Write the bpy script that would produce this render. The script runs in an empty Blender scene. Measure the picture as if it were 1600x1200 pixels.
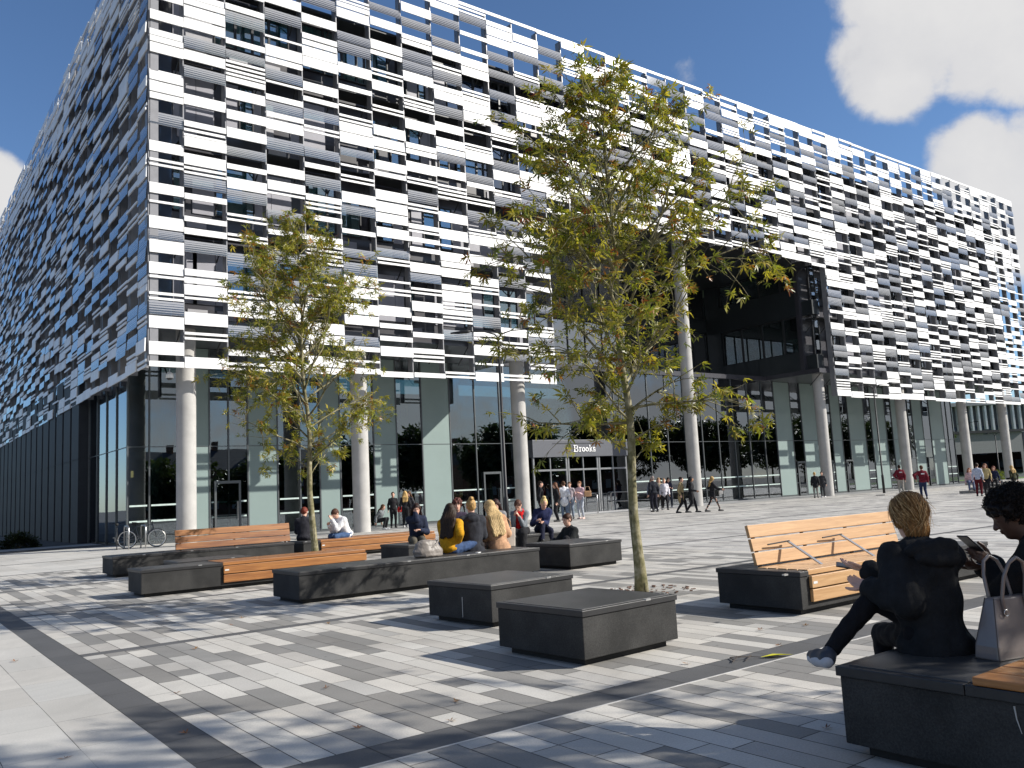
import bpy, math, random
import numpy as np
from mathutils import Vector, Matrix, noise as mnoise
S = bpy.context.scene
COL = S.collection
R = math.radians
# ------------------------------------------------------------------ helpers
def tag(o, label=None, cat=None, group=None, kind=None):
    if label: o['label'] = label
    if cat: o['category'] = cat
    if group: o['group'] = group
    if kind: o['kind'] = kind
    return o
def empty(name, loc=(0, 0, 0), rz=0, **k):
    o = bpy.data.objects.new(name, None); COL.objects.link(o)
    o.location = loc; o.rotation_euler = (0, 0, rz); o.empty_display_size = .1
    return tag(o, **k)
class MB:
    def __init__(s): s.v = []; s.f = []; s.m = []; s.uv = {}; s.sm = False
    def box(s, x0, x1, y0, y1, z0, z1, m=0):
        n = len(s.v)
        s.v += [(x0, y0, z0), (x1, y0, z0), (x1, y1, z0), (x0, y1, z0), (x0, y0, z1), (x1, y0, z1), (x1, y1, z1), (x0, y1, z1)]
        s.f += [(n, n+3, n+2, n+1), (n+4, n+5, n+6, n+7), (n, n+1, n+5, n+4), (n+1, n+2, n+6, n+5), (n+2, n+3, n+7, n+6), (n+3, n, n+4, n+7)]
        s.m += [m]*6; return s
    def obox(s, c, hx, hy, hz, M, m=0):
        n = len(s.v); c = Vector(c)
        for sz in (-1, 1):
            for sx, sy in ((-1, -1), (1, -1), (1, 1), (-1, 1)):
                s.v.append(tuple(c + M @ Vector((sx*hx, sy*hy, sz*hz))))
        s.f += [(n, n+3, n+2, n+1), (n+4, n+5, n+6, n+7), (n, n+1, n+5, n+4), (n+1, n+2, n+6, n+5), (n+2, n+3, n+7, n+6), (n+3, n, n+4, n+7)]
        s.m += [m]*6; return s
    def quad(s, a, b, c, d, m=0):
        n = len(s.v); s.v += [tuple(a), tuple(b), tuple(c), tuple(d)]; s.f.append((n, n+1, n+2, n+3)); s.m.append(m); return s
    def tube(s, pts, rad, seg=10, m=0, cap=True):
        pts = [Vector(p) for p in pts]
        if not hasattr(rad, '__len__'): rad = [rad]*len(pts)
        n0 = len(s.v); prev = None
        for i, p in enumerate(pts):
            t = (pts[min(i+1, len(pts)-1)] - pts[max(i-1, 0)])
            t = t.normalized() if t.length > 1e-9 else Vector((0, 0, 1))
            if prev is None:
                u = t.orthogonal().normalized()
            else:
                u = prev - t*prev.dot(t); u = u.normalized() if u.length > 1e-6 else t.orthogonal().normalized()
            prev = u; w = t.cross(u)
            for k in range(seg):
                a = 2*math.pi*k/seg
                s.v.append(tuple(p + (u*math.cos(a) + w*math.sin(a))*rad[i]))
        for i in range(len(pts)-1):
            for k in range(seg):
                a = n0+i*seg+k; b = n0+i*seg+(k+1) % seg
                s.f.append((a, b, b+seg, a+seg)); s.m.append(m)
        if cap:
            s.f.append(tuple(n0+k for k in reversed(range(seg)))); s.m.append(m)
            l = n0+(len(pts)-1)*seg
            s.f.append(tuple(l+k for k in range(seg))); s.m.append(m)
        return s
    def build(s, name, mats, parent=None, smooth=False, bevel=0, seg=2, colors=None):
        me = bpy.data.meshes.new(name)
        me.from_pydata(s.v, [], s.f)
        if not isinstance(mats, (list, tuple)): mats = [mats]
        for mm in mats: me.materials.append(mm)
        if len(mats) > 1: me.polygons.foreach_set('material_index', s.m)
        if smooth: me.polygons.foreach_set('use_smooth', [True]*len(s.f))
        me.update()
        o = bpy.data.objects.new(name, me); COL.objects.link(o)
        if parent: o.parent = parent
        if bevel:
            b = o.modifiers.new('bevel', 'BEVEL'); b.width = bevel; b.segments = seg; b.limit_method = 'ANGLE'
        return o
def copy_tree(o, parent=None):
    c = o.copy(); COL.objects.link(c); c.parent = parent
    for ch in o.children: copy_tree(ch, c)
    return c
# ------------------------------------------------------------------ materials
def newmat(name):
    m = bpy.data.materials.new(name); m.use_nodes = True
    nt = m.node_tree; b = nt.nodes['Principled BSDF']
    return m, nt, b
def N(nt, t, **k):
    n = nt.nodes.new(t)
    for a, v in k.items():
        if a.startswith('i_'): n.inputs[a[2:].replace('_', ' ')].default_value = v
        else: setattr(n, a, v)
    return n
def L(nt, a, b): nt.links.new(a, b)
def ramp(nt, fac, stops):
    r = N(nt, 'ShaderNodeValToRGB'); e = r.color_ramp.elements
    while len(e) < len(stops): e.new(.5)
    for i, (p, c) in enumerate(stops):
        e[i].position = p; e[i].color = (*c, 1) if len(c) == 3 else c
    L(nt, fac, r.inputs[0]); return r.outputs[0]
def objco(nt, scale=(1, 1, 1), rot=(0, 0, 0)):
    t = N(nt, 'ShaderNodeTexCoord'); m = N(nt, 'ShaderNodeMapping'); m.inputs['Scale'].default_value = scale; m.inputs['Rotation'].default_value = rot
    L(nt, t.outputs['Object'], m.inputs[0]); return m.outputs[0]
def math_(nt, op, a, b=None, c=None, clamp=False):
    n = N(nt, 'ShaderNodeMath', operation=op); n.use_clamp = clamp
    for i, v in enumerate((a, b, c)):
        if v is None: continue
        if isinstance(v, (int, float)): n.inputs[i].default_value = v
        else: L(nt, v, n.inputs[i])
    return n.outputs[0]
_mc = {}
def mat(name, col, rough=.6, metal=0, var=.15, scale=8, bump=0, bscale=60, spec=.5, coat=0, detail=4, stretch=(1, 1, 1)):
    key = (name, tuple(col), rough, metal)
    if key in _mc: return _mc[key]
    m, nt, b = newmat(name)
    co = objco(nt, stretch)
    n = N(nt, 'ShaderNodeTexNoise', i_Scale=scale, i_Detail=detail, i_Roughness=.6); L(nt, co, n.inputs['Vector'])
    lo = [c*(1-var) for c in col]; hi = [min(1, c*(1+var)) for c in col]
    c = ramp(nt, n.outputs[0], [(.3, lo), (.7, hi)])
    L(nt, c, b.inputs['Base Color'])
    b.inputs['Roughness'].default_value = rough; b.inputs['Metallic'].default_value = metal
    b.inputs['Specular IOR Level'].default_value = spec; b.inputs['Coat Weight'].default_value = coat
    if bump:
        n2 = N(nt, 'ShaderNodeTexNoise', i_Scale=bscale, i_Detail=3); L(nt, co, n2.inputs['Vector'])
        bp = N(nt, 'ShaderNodeBump', i_Strength=bump, i_Distance=.01); L(nt, n2.outputs[0], bp.inputs['Height']); L(nt, bp.outputs[0], b.inputs['Normal'])
    _mc[key] = m; return m
def fabric(name, col, bump=.5, bscale=160): return mat(name, col, .88, 0, .3, 14, bump, bscale, .2)
def attr_mat(name, rough=.7, attr='tone', var=.12, scale=6, fine=0, spec=.3):
    m, nt, b = newmat(name)
    a = N(nt, 'ShaderNodeAttribute', attribute_name=attr)
    g = N(nt, 'ShaderNodeNewGeometry')
    n = N(nt, 'ShaderNodeTexNoise', i_Scale=scale, i_Detail=5); L(nt, g.outputs['Position'], n.inputs['Vector'])
    f = N(nt, 'ShaderNodeTexNoise', i_Scale=75, i_Detail=5, i_Roughness=.85); L(nt, g.outputs['Position'], f.inputs['Vector'])
    k = math_(nt, 'MULTIPLY_ADD', n.outputs[0], var*2, 1-var)
    k2 = math_(nt, 'MULTIPLY_ADD', f.outputs[0], fine*2, 1-fine)
    k3 = math_(nt, 'MULTIPLY', k, k2)
    if fine:
        vo = N(nt, 'ShaderNodeTexVoronoi', i_Scale=2.3); L(nt, g.outputs['Position'], vo.inputs['Vector'])
        sp = N(nt, 'ShaderNodeMapRange'); L(nt, vo.outputs['Distance'], sp.inputs[0]); sp.inputs['From Min'].default_value = .03; sp.inputs['From Max'].default_value = .05; sp.inputs['To Min'].default_value = .62
        st = N(nt, 'ShaderNodeTexNoise', i_Scale=.45, i_Detail=7, i_Roughness=.65, i_Distortion=.8); L(nt, g.outputs['Position'], st.inputs['Vector'])
        sm_ = N(nt, 'ShaderNodeMapRange'); L(nt, st.outputs[0], sm_.inputs[0]); sm_.inputs['From Min'].default_value = .36; sm_.inputs['From Max'].default_value = .55; sm_.inputs['To Min'].default_value = .82
        k3 = math_(nt, 'MULTIPLY', math_(nt, 'MULTIPLY', k3, sp.outputs[0]), sm_.outputs[0])
    v = N(nt, 'ShaderNodeVectorMath', operation='SCALE'); L(nt, a.outputs['Color'], v.inputs[0]); L(nt, k3, v.inputs['Scale'])
    L(nt, v.outputs[0], b.inputs['Base Color']); b.inputs['Roughness'].default_value = rough; b.inputs['Specular IOR Level'].default_value = spec
    if fine:
        bp = N(nt, 'ShaderNodeBump', i_Strength=.25, i_Distance=.004); L(nt, f.outputs[0], bp.inputs['Height']); L(nt, bp.outputs[0], b.inputs['Normal'])
    return m
def set_color(me, cols, attr='tone'):      # per-face colours
    a = me.color_attributes.new(attr, 'FLOAT_COLOR', 'CORNER')
    n = np.array([len(p.vertices) for p in me.polygons]) if False else np.empty(len(me.polygons), np.int32)
    me.polygons.foreach_get('loop_total', n)
    c = np.repeat(np.c_[np.array(cols), np.ones(len(cols))], n, axis=0)
    a.data.foreach_set('color', c.astype(np.float32).ravel())
def glass(name, tint, refl=.12, gain=1.3, rough=0.0):
    m, nt, b = newmat(name); nt.nodes.remove(b); out = nt.nodes['Material Output']
    t = N(nt, 'ShaderNodeBsdfTransparent'); t.inputs[0].default_value = (*tint, 1)
    g = N(nt, 'ShaderNodeBsdfGlossy'); g.inputs['Roughness'].default_value = rough; g.inputs[0].default_value = (.80, .86, .93, 1)
    fr = N(nt, 'ShaderNodeFresnel', i_IOR=1.52)
    n = N(nt, 'ShaderNodeTexNoise', i_Scale=.35, i_Detail=1); tc = N(nt, 'ShaderNodeNewGeometry'); L(nt, tc.outputs['Position'], n.inputs['Vector'])
    bp = N(nt, 'ShaderNodeBump', i_Strength=.11, i_Distance=.05); L(nt, n.outputs[0], bp.inputs['Height'])
    L(nt, bp.outputs[0], g.inputs['Normal'])
    f = math_(nt, 'MULTIPLY_ADD', fr.outputs[0], gain, refl, clamp=True)
    mx = N(nt, 'ShaderNodeMixShader'); L(nt, f, mx.inputs[0]); L(nt, t.outputs[0], mx.inputs[1]); L(nt, g.outputs[0], mx.inputs[2])
    L(nt, mx.outputs[0], out.inputs[0]); return m
def wood(name, c1, c2, axis=0, rough=.45):
    m, nt, b = newmat(name)
    sc = [18, 18, 18]; sc[axis] = 1.0
    co = objco(nt, sc)
    n = N(nt, 'ShaderNodeTexNoise', i_Scale=1.6, i_Detail=6, i_Roughness=.65, i_Distortion=.6); L(nt, co, n.inputs['Vector'])
    n2 = N(nt, 'ShaderNodeTexNoise', i_Scale=.12, i_Detail=3); L(nt, co, n2.inputs['Vector'])
    k = math_(nt, 'MULTIPLY_ADD', n2.outputs[0], .7, -.35); k = math_(nt, 'ADD', k, n.outputs[0])
    c = ramp(nt, k, [(.3, c1), (.5, [(a+b_)/2 for a, b_ in zip(c1, c2)]), (.72, c2)])
    oi = N(nt, 'ShaderNodeObjectInfo'); h = N(nt, 'ShaderNodeHueSaturation'); L(nt, c, h.inputs['Color'])
    g = N(nt, 'ShaderNodeNewGeometry'); v = math_(nt, 'MULTIPLY_ADD', g.outputs['Random Per Island'], .55, .72); L(nt, v, h.inputs['Value'])
    L(nt, h.outputs[0], b.inputs['Base Color']); b.inputs['Roughness'].default_value = rough; b.inputs['Coat Weight'].default_value = .15; b.inputs['Coat Roughness'].default_value = .35
    bp = N(nt, 'ShaderNodeBump', i_Strength=.2, i_Distance=.004); L(nt, n.outputs[0], bp.inputs['Height']); L(nt, bp.outputs[0], b.inputs['Normal'])
    return m
# ------------------------------------------------------------------ signed-distance modelling (people, bags, hair)
def rotm(yaw=0, pitch=0, roll=0):          # pitch > 0 nods forward (+Y), yaw > 0 turns left
    return np.array((Matrix.Rotation(R(yaw), 3, 'Z') @ Matrix.Rotation(R(-pitch), 3, 'X') @ Matrix.Rotation(R(roll), 3, 'Y')))
def V3(*a): return np.array(a, float)
def sdf_verts(prims, vox):
    lo = np.full(3, 1e9); hi = -lo
    for p in prims:
        if p[0] == 'c': ext = [(p[1], p[3]), (p[2], p[4])]
        else: ext = [(p[1], max(p[2]))]
        for c, r in ext:
            lo = np.minimum(lo, np.array(c)-r); hi = np.maximum(hi, np.array(c)+r)
    lo -= 3*vox; hi += 3*vox
    n = np.ceil((hi-lo)/vox).astype(int)+1
    D = np.full(n, 1.0, np.float32)
    for p in prims:
        k = p[5] if p[0] == 'c' else p[4]
        op = (p[6] if len(p) > 6 else '+') if p[0] == 'c' else (p[5] if len(p) > 5 else '+')
        if p[0] == 'c':
            a, b = np.array(p[1], float), np.array(p[2], float); rm = max(p[3], p[4])
            l = np.minimum(a, b)-rm; h = np.maximum(a, b)+rm
        else:
            c = np.array(p[1], float); rm = max(p[2]); l = c-rm; h = c+rm
        mg = k*1.2+3*vox
        i0 = np.maximum(0, np.floor((l-mg-lo)/vox).astype(int)); i1 = np.minimum(n, np.ceil((h+mg-lo)/vox).astype(int)+1)
        gx = (lo[0]+np.arange(i0[0], i1[0])*vox)[:, None, None]; gy = (lo[1]+np.arange(i0[1], i1[1])*vox)[None, :, None]; gz = (lo[2]+np.arange(i0[2], i1[2])*vox)[None, None, :]
        if p[0] == 'c':
            ba = b-a; bb = max(1e-9, ba @ ba)
            t = np.clip(((gx-a[0])*ba[0]+(gy-a[1])*ba[1]+(gz-a[2])*ba[2])/bb, 0, 1)
            d = np.sqrt((gx-a[0]-t*ba[0])**2+(gy-a[1]-t*ba[1])**2+(gz-a[2]-t*ba[2])**2)-(p[3]+(p[4]-p[3])*t)
        else:
            r = np.array(p[2], float); X, Y, Z = gx-c[0], gy-c[1], gz-c[2]
            if p[3] is not None:
                M = np.array(p[3]).T
                X, Y, Z = (M[0, 0]*X+M[0, 1]*Y+M[0, 2]*Z, M[1, 0]*X+M[1, 1]*Y+M[1, 2]*Z, M[2, 0]*X+M[2, 1]*Y+M[2, 2]*Z)
            k0 = np.sqrt((X/r[0])**2+(Y/r[1])**2+(Z/r[2])**2)+1e-9; k1 = np.sqrt((X/r[0]**2)**2+(Y/r[1]**2)**2+(Z/r[2]**2)**2)+1e-9
            d = k0*(k0-1)/k1
        sl = (slice(i0[0], i1[0]), slice(i0[1], i1[1]), slice(i0[2], i1[2]))
        w = D[sl]
        if op == '-':
            h_ = np.clip(.5-.5*(w+d)/max(k, 1e-6), 0, 1); D[sl] = w*(1-h_)+(-d)*h_+k*h_*(1-h_)
        else:
            h_ = np.clip(.5+.5*(w-d)/max(k, 1e-6), 0, 1); D[sl] = w*(1-h_)+d*h_-k*h_*(1-h_)
    ins = D < 0
    cs = [ins[i:n[0]-1+i, j:n[1]-1+j, k:n[2]-1+k] for i in (0, 1) for j in (0, 1) for k in (0, 1)]
    al = np.logical_and.reduce(cs); an = np.logical_or.reduce(cs); act = an & ~al
    idx = np.argwhere(act); m = len(idx)
    vid = np.full(act.shape, -1, np.int64); vid[act] = np.arange(m)
    P = np.zeros((m, 3)); W = np.zeros(m)
    cor = [(i, j, k) for i in (0, 1) for j in (0, 1) for k in (0, 1)]
    dv = {c: D[idx[:, 0]+c[0], idx[:, 1]+c[1], idx[:, 2]+c[2]].astype(float) for c in cor}
    for c in cor:
        for ax in range(3):
            if c[ax]: continue
            e = list(c); e[ax] = 1; e = tuple(e)
            a, b = dv[c], dv[e]; s = (a < 0) != (b < 0)
            t = np.where(s, a/np.where(a == b, 1, a-b), 0)
            q = np.tile(np.array(c, float), (m, 1)); q[:, ax] = t
            P += q*s[:, None]; W += s
    P = lo+(idx+P/W[:, None])*vox
    F = []
    for ax in range(3):
        a = [slice(1, -1)]*3; a[ax] = slice(0, -1); b = list(a); b[ax] = slice(1, None)
        A = ins[tuple(a)]; B = ins[tuple(b)]
        e = np.argwhere(A != B)
        if not len(e): continue
        fl = A[tuple(e.T)]
        o = np.array([1, 1, 1]); o[ax] = 0; g = e+o
        u, v = [(1, 2), (2, 0), (0, 1)][ax]
        du = np.zeros(3, int); du[u] = 1; dw = np.zeros(3, int); dw[v] = 1
        q = np.stack([vid[tuple((g-du-dw).T)], vid[tuple((g-dw).T)], vid[tuple(g.T)], vid[tuple((g-du).T)]], 1)
        q[~fl] = q[~fl][:, ::-1]
        F.append(q)
    F = np.concatenate(F)
    return P, F
_rs = np.random.RandomState(5)
_W = _rs.normal(size=(14, 3)); _PH = _rs.uniform(0, 6.28, 14)
def wob(P, f):          # cheap smooth noise, -1..1
    s = np.zeros(len(P))
    for i in range(14): s += np.sin(P @ (_W[i]*f*(1+.12*i))+_PH[i])
    return s/5
def sdf_obj(name, prims, vox, mats, parent, disp=None, paint=None):
    P, F = sdf_verts(prims, vox)
    me = bpy.data.meshes.new(name)
    me.vertices.add(len(P)); me.loops.add(len(F)*4); me.polygons.add(len(F))
    # one relaxing pass
    acc = np.zeros_like(P); cnt = np.zeros(len(P))
    for a, b in ((0, 1), (1, 2), (2, 3), (3, 0)):
        np.add.at(acc, F[:, a], P[F[:, b]]); np.add.at(cnt, F[:, a], 1); np.add.at(acc, F[:, b], P[F[:, a]]); np.add.at(cnt, F[:, b], 1)
    P = P*.5+.5*acc/np.maximum(cnt, 1)[:, None]
    if disp is not None:
        nrm = np.zeros_like(P); fn = np.cross(P[F[:, 2]]-P[F[:, 0]], P[F[:, 3]]-P[F[:, 1]])
        for k in range(4): np.add.at(nrm, F[:, k], fn)
        nrm /= np.linalg.norm(nrm, axis=1)[:, None]+1e-12
        P = P+nrm*disp(P)[:, None]
    me.vertices.foreach_set('co', P.ravel())
    me.loops.foreach_set('vertex_index', F.ravel().astype(np.int32))
    me.polygons.foreach_set('loop_start', np.arange(0, len(F)*4, 4, dtype=np.int32))
    me.polygons.foreach_set('use_smooth', np.ones(len(F), bool))
    if not isinstance(mats, (list, tuple)): mats = [mats]
    for m in mats: me.materials.append(m)
    if paint:
        C = P[F].mean(1); mi = np.zeros(len(F), np.int32)
        for c, r, M, i in paint:
            q = (C-c) @ (M if M is not None else np.eye(3))
            mi[((q/np.array(r))**2).sum(1) < 1] = i
        me.polygons.foreach_set('material_index', mi)
    me.update(); me.validate()
    o = bpy.data.objects.new(name, me); COL.objects.link(o)
    if parent: o.parent = parent
    return o
def ik(a, b, l1, l2, hint):
    a, b = np.array(a, float), np.array(b, float); d = b-a; L_ = np.linalg.norm(d)
    if L_ > (l1+l2)*.998: b = a+d/L_*(l1+l2)*.998; d = b-a; L_ = np.linalg.norm(d)
    t = d/L_; x = (l1*l1-l2*l2+L_*L_)/(2*L_); h = math.sqrt(max(0, l1*l1-x*x))
    n = np.array(hint, float); n -= t*(n @ t); n /= np.linalg.norm(n)+1e-9
    return a+t*x+n*h, b
def hand_prims(wr, d, up, side, s=1, curl=30, spread=6, thumb=35):
    """wrist, finger direction, back-of-hand normal, side (+1: thumb to the right of d seen from the back)"""
    d = np.array(d, float); d /= np.linalg.norm(d); up = np.array(up, float); up -= d*(up @ d); up /= np.linalg.norm(up)
    x = np.cross(d, up)*side; P = []
    def rot(v, ax, a):
        a = R(a); return v*math.cos(a)+np.cross(ax, v)*math.sin(a)+ax*(ax @ v)*(1-math.cos(a))
    ax = np.cross(up, d)
    for i, (o, ln) in enumerate(((.030, .068), (.010, .076), (-.010, .070), (-.029, .055))):
        base = wr+d*.085*s+x*o*s - up*.002*abs(i-1.2)
        P.append(('c', wr+x*o*.45*s+d*.01*s, base, .0145*s, .0115*s, .012))
        p = base; v = rot(d, up, (1 if side < 0 else -1)*spread*(1.2-i)*-1)
        for j, fr in enumerate((.45, .32, .26)):
            v = rot(v, ax, curl*(.7 if j == 0 else 1)+i*3)
            q = p+v*ln*fr*1.15*s; P.append(('c', p, q, (.0098-.0012*j)*s, (.0088-.0012*j)*s, .003)); p = q
    v = rot(d*.72+x*.7, ax, 12); v /= np.linalg.norm(v)
    p = wr+d*.025*s+x*.02*s
    for j, ln in enumerate((.045, .036, .028)):
        q = p+v*ln*s; P.append(('c', p, q, (.014-.0018*j)*s, (.0125-.002*j)*s, .008 if j == 0 else .003)); p = q
        v = rot(v, up, side*thumb*.5); v /= np.linalg.norm(v)
    return P
def head_prims(c, M, s=1, fine=True):
    def q(x, y, z): return c+M @ (V3(x, y, z)*s)
    P = [('e', q(0, -.012, .03), V3(.076, .096, .086)*s, M, .03), ('e', q(0, .022, -.035), V3(.058, .066, .076)*s, M, .04),
         ('e', q(0, .058, -.092), V3(.026, .024, .02)*s, M, .03), ('c', q(0, .086, .012), q(0, .108, -.028), .008*s, .0135*s, .012),
         ('e', q(.078, -.008, -.005), V3(.011, .021, .032)*s, M, .006), ('e', q(-.078, -.008, -.005), V3(.011, .021, .032)*s, M, .006)]
    if fine:
        P += [('e', q(sx*.031, .098, .010), V3(.018, .016, .011)*s, M, .012, '-') for sx in (-1, 1)]
        P += [('e', q(sx*.031, .074, .010), V3(.014, .015, .0125)*s, M, .004) for sx in (-1, 1)]
        P += [('e', q(0, .080, .034), V3(.052, .014, .009)*s, M, .014), ('e', q(0, .090, -.054), V3(.021, .009, .006)*s, M, .006),
              ('e', q(0, .088, -.066), V3(.018, .009, .007)*s, M, .006), ('c', q(-.012, .095, -.030), q(.012, .095, -.030), .008*s, .008*s, .006)]
    return P
# ------------------------------------------------------------------ people
SKIN = {'fair': (.62, .36, .26), 'pale': (.68, .44, .34), 'tan': (.42, .22, .13), 'dark': (.075, .035, .022), 'olive': (.5, .29, .18)}
def hair_prims(c, M, s, style, length=.3, t=None, f=.02):
    def q(x, y, z): return c+M @ (V3(x, y, z)*s)
    P = []
    if style == 'afro':
        P += [('e', q(0, -.03, .055), V3(.112, .125, .105)*s, M, .04), ('e', q(0, -.07, -.02), V3(.092, .06, .08)*s, M, .04)]
        P += [('e', q(0, .095, -.045), V3(.062, .055, .085)*s, M, .015, '-')]
        return P
    P += [('e', q(0, -.018, .038), V3(.086, .106, .094)*s, M, .03), ('e', q(0, -.055, -.03), V3(.074, .05, .07)*s, M, .03)]
    if style == 'short': P = [('e', q(0, -.018, .040), V3(.083, .103, .088)*s, M, .03), ('e', q(0, -.05, -.015), V3(.074, .052, .055)*s, M, .03)]
    if style == 'bun': P = [('e', q(0, -.018, .036), V3(.080, .100, .086)*s, M, .03), ('e', q(0, -.05, -.02), V3(.068, .048, .06)*s, M, .03), ('e', q(0, -.070, .128), V3(.042, .040, .034)*s, M, .003)]
    if style == 'updo': P = [('e', q(0, -.022, .045), V3(.084, .108, .098)*s, M, .03), ('e', q(0, -.055, -.060), V3(.074, .056, .10)*s, M, .03), ('e', q(.062, .0, .0), V3(.028, .05, .06)*s, M, .02), ('e', q(-.062, .0, .0), V3(.028, .05, .06)*s, M, .02), ('e', q(.012, -.10, .03), V3(.06, .04, .06)*s, M, .03)]
    if style == 'lowbun': P += [('e', q(0, -.105, .06), V3(.045, .04, .04)*s, M, .02), ('c', q(0, -.06, -.05), q(.0, -.05, -.1), .045*s, .03*s, .03)]
    if style in ('long', 'curly'):
        for k, x in enumerate((-.075, -.045, -.015, .02, .05, .078)):
            a = q(x, -.045 if abs(x) < .06 else -.01, 0)
            b = t(x*1.25, -(.085+f*.9), .46)
            e = t(x*1.35, -(.118+f), .46-max(.02, length-.16)-.02*math.sin(k*2.3))
            P += [('c', a, b, .036*s, .038*s, .04), ('c', b, e, .038*s, .018*s, .04)]
    if style == 'pony': P += [('c', q(0, -.10, .05), q(0, -.15, .02), .03*s, .035*s, .02), ('c', q(0, -.15, .02), q(0, -.13, -.16), .035*s, .012*s, .02)]
    P += [('e', q(0, .105, -.03), V3(.06, .06, .088)*s, M, .012, '-')]
    return P
def person(label, loc, heading, H=1.68, hips=None, lean=4, tw=0, sidel=0, hL=None, hR=None, fL=None, fR=None, head=(0, 0, 0), skin='fair',
           hair=(.05, .025, .015), style='long', hlen=.32, top=('jacket', (.02, .02, .025)), tfab=.02, tlen=.0, sleeve=1, bottom=('trousers', (.02, .02, .025)), legw=.016,
           shoe=(.03, .03, .03), skirt=0, hood=False, kL=(0, 1, .3), kR=(0, 1, .3), eL=(-.35, -.55, -1), eR=(.35, -.55, -1), vox=.014, fin=None, group='students out on the plaza', scarf=None, fold=1, handL=None, handR=None, shoec=.0, hoodup=False, curl=25):
    s = H/1.70
    root = empty('person', loc, R(heading-90), label=label, cat='person', group=group)
    hips = V3(*(hips or (0, 0, .93*s)))
    T = rotm(tw, lean, sidel)
    def t(x, y, z): return hips+T @ (V3(x, y, z)*s)
    neck = t(0, -.01, .50); chest = t(0, .0, .33); belly = t(0, .01, .14)
    shL, shR = t(-.152, -.01, .415), t(.152, -.01, .415)
    Mh = rotm(tw+head[0], lean*.4+head[1], head[2]); hc = neck+T @ V3(0, .012, .035)*s+Mh @ V3(0, .01, .115)*s
    ua, fa = .285*s, .255*s; th, sk = .43*s, .42*s
    wL = hL if hL is not None else t(-.24, .04, -.08); wR = hR if hR is not None else t(.24, .04, -.08)
    elL, wL = ik(shL, wL, ua, fa, Matrix(T) @ Vector(eL)); elR, wR = ik(shR, wR, ua, fa, Matrix(T) @ Vector(eR))
    hjL, hjR = hips+V3(-.09*s, 0, -.02*s), hips+V3(.09*s, 0, -.02*s)
    anL = V3(*(fL or (-.10, -.02, .085))); anR = V3(*(fR or (.10, -.02, .085)))
    knL, anL = ik(hjL, anL, th, sk, kL); knR, anR = ik(hjR, anR, th, sk, kR)
    def toe(an, kn, sgn):
        d = an-kn; d = d/np.linalg.norm(d)
        f = V3(sgn*.15, 1, 0); f = f-d*(f @ d)*.9; f /= np.linalg.norm(f)
        heel = an+d*.05*s-f*.045*s
        if an[2] < .16: f = V3(sgn*.15, 1, 0); f /= np.linalg.norm(f); heel = V3(an[0], an[1], .03*s)-f*.05*s; return heel, heel+f*.22*s
        return heel, heel+f*.21*s
    htL, toL = toe(anL, knL, -1); htR, toR = toe(anR, knR, 1)
    B = [('e', hips, V3(.145, .10, .11)*s, T, .05), ('e', belly, V3(.118, .085, .14)*s, T, .06), ('e', chest, V3(.135, .095, .15)*s, T, .06),
         ('c', shL, shR, .05*s, .05*s, .05), ('c', t(0, -.02, .42), hc-Mh @ V3(0, .0, .07)*s, .055*s, .046*s, .035)]
    for sh, el, w in ((shL, elL, wL), (shR, elR, wR)):
        B += [('c', sh, el, .044*s, .034*s, .03), ('c', el, w, .035*s, .022*s, .02)]
    for hj, kn, an, he, to in ((hjL, knL, anL, htL, toL), (hjR, knR, anR, htR, toR)):
        B += [('c', hj, kn, .078*s, .05*s, .04), ('c', kn, an, .05*s, .032*s, .03), ('c', he, to, .03*s, .026*s, .03)]
    B += head_prims(hc, Mh, s)
    for w, el, sg, hd in ((wL, elL, -1, handL), (wR, elR, 1, handR)):
        d = w-el; d = d/np.linalg.norm(d)
        if hd: d = np.array(hd[0], float); up = hd[1]
        else: up = np.cross(d, V3(0, 1, .2))*1.0*(-sg); 
        if np.linalg.norm(up) < 1e-3: up = V3(sg, 0, 0)
        B += hand_prims(w, d, up, -sg if hd is None else (hd[2] if len(hd) > 2 else -sg), s, curl)
    ms = mat('skin', SKIN[skin], .5, 0, .08, 12, .08, 200)
    lips = mat('lips', tuple(a*b for a, b in zip(SKIN[skin], (.8, .5, .5))), .4, 0, .05); eye = mat('eye_iris', (.05, .03, .02), .2, 0, .05)
    brow = mat('eyebrow', tuple(x*.6 for x in hair), .8, 0, .05)
    def q(x, y, z): return hc+Mh @ (V3(x, y, z)*s)
    fv = fin or vox
    paint = [(q(0, .095, -.060), V3(.021, .016, .012)*s, Mh, 1)]+[(q(sx*.031, .09, .010), V3(.0085, .02, .0075)*s, Mh, 2) for sx in (-1, 1)]+[(q(sx*.032, .09, .034), V3(.02, .03, .004)*s, Mh, 3) for sx in (-1, 1)]
    sdf_obj('body', B, fv, [ms, lips, eye, brow], root, paint=paint)
    # hair
    hm = hairmat(hair)
    HP = hair_prims(hc, Mh, s, style, hlen, t, tfab)
    fr = 26 if style not in ('afro', 'curly') else 0
    def hd_(P):
        q_ = (P-hc) @ Mh
        if style in ('afro', 'curly'): return .010*wob(P, 75)+.012*wob(P, 30)
        a = np.arctan2(q_[:, 0], -q_[:, 1]-.02)
        if style == 'long':
            g_ = .003*np.sin(q_[:, 0]*230+1.5*np.sin(q_[:, 2]*7))+.0025*np.sin(q_[:, 0]*410+q_[:, 1]*60)+.004*wob(P*np.array([1, 1, .3]), 26)
            return np.where(q_[:, 2] < -.02, g_, .4*g_+.002*np.sin(a*40))
        return .004*np.sin(a*fr+4*np.sin(q_[:, 2]*14))+.003*np.sin(a*57+7*np.sin(q_[:, 2]*9))+.004*wob(P, 18)
    if not hoodup: sdf_obj('hair', HP, min(fv, .010), hm, root, disp=hd_)
    # top
    f = tfab
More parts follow.
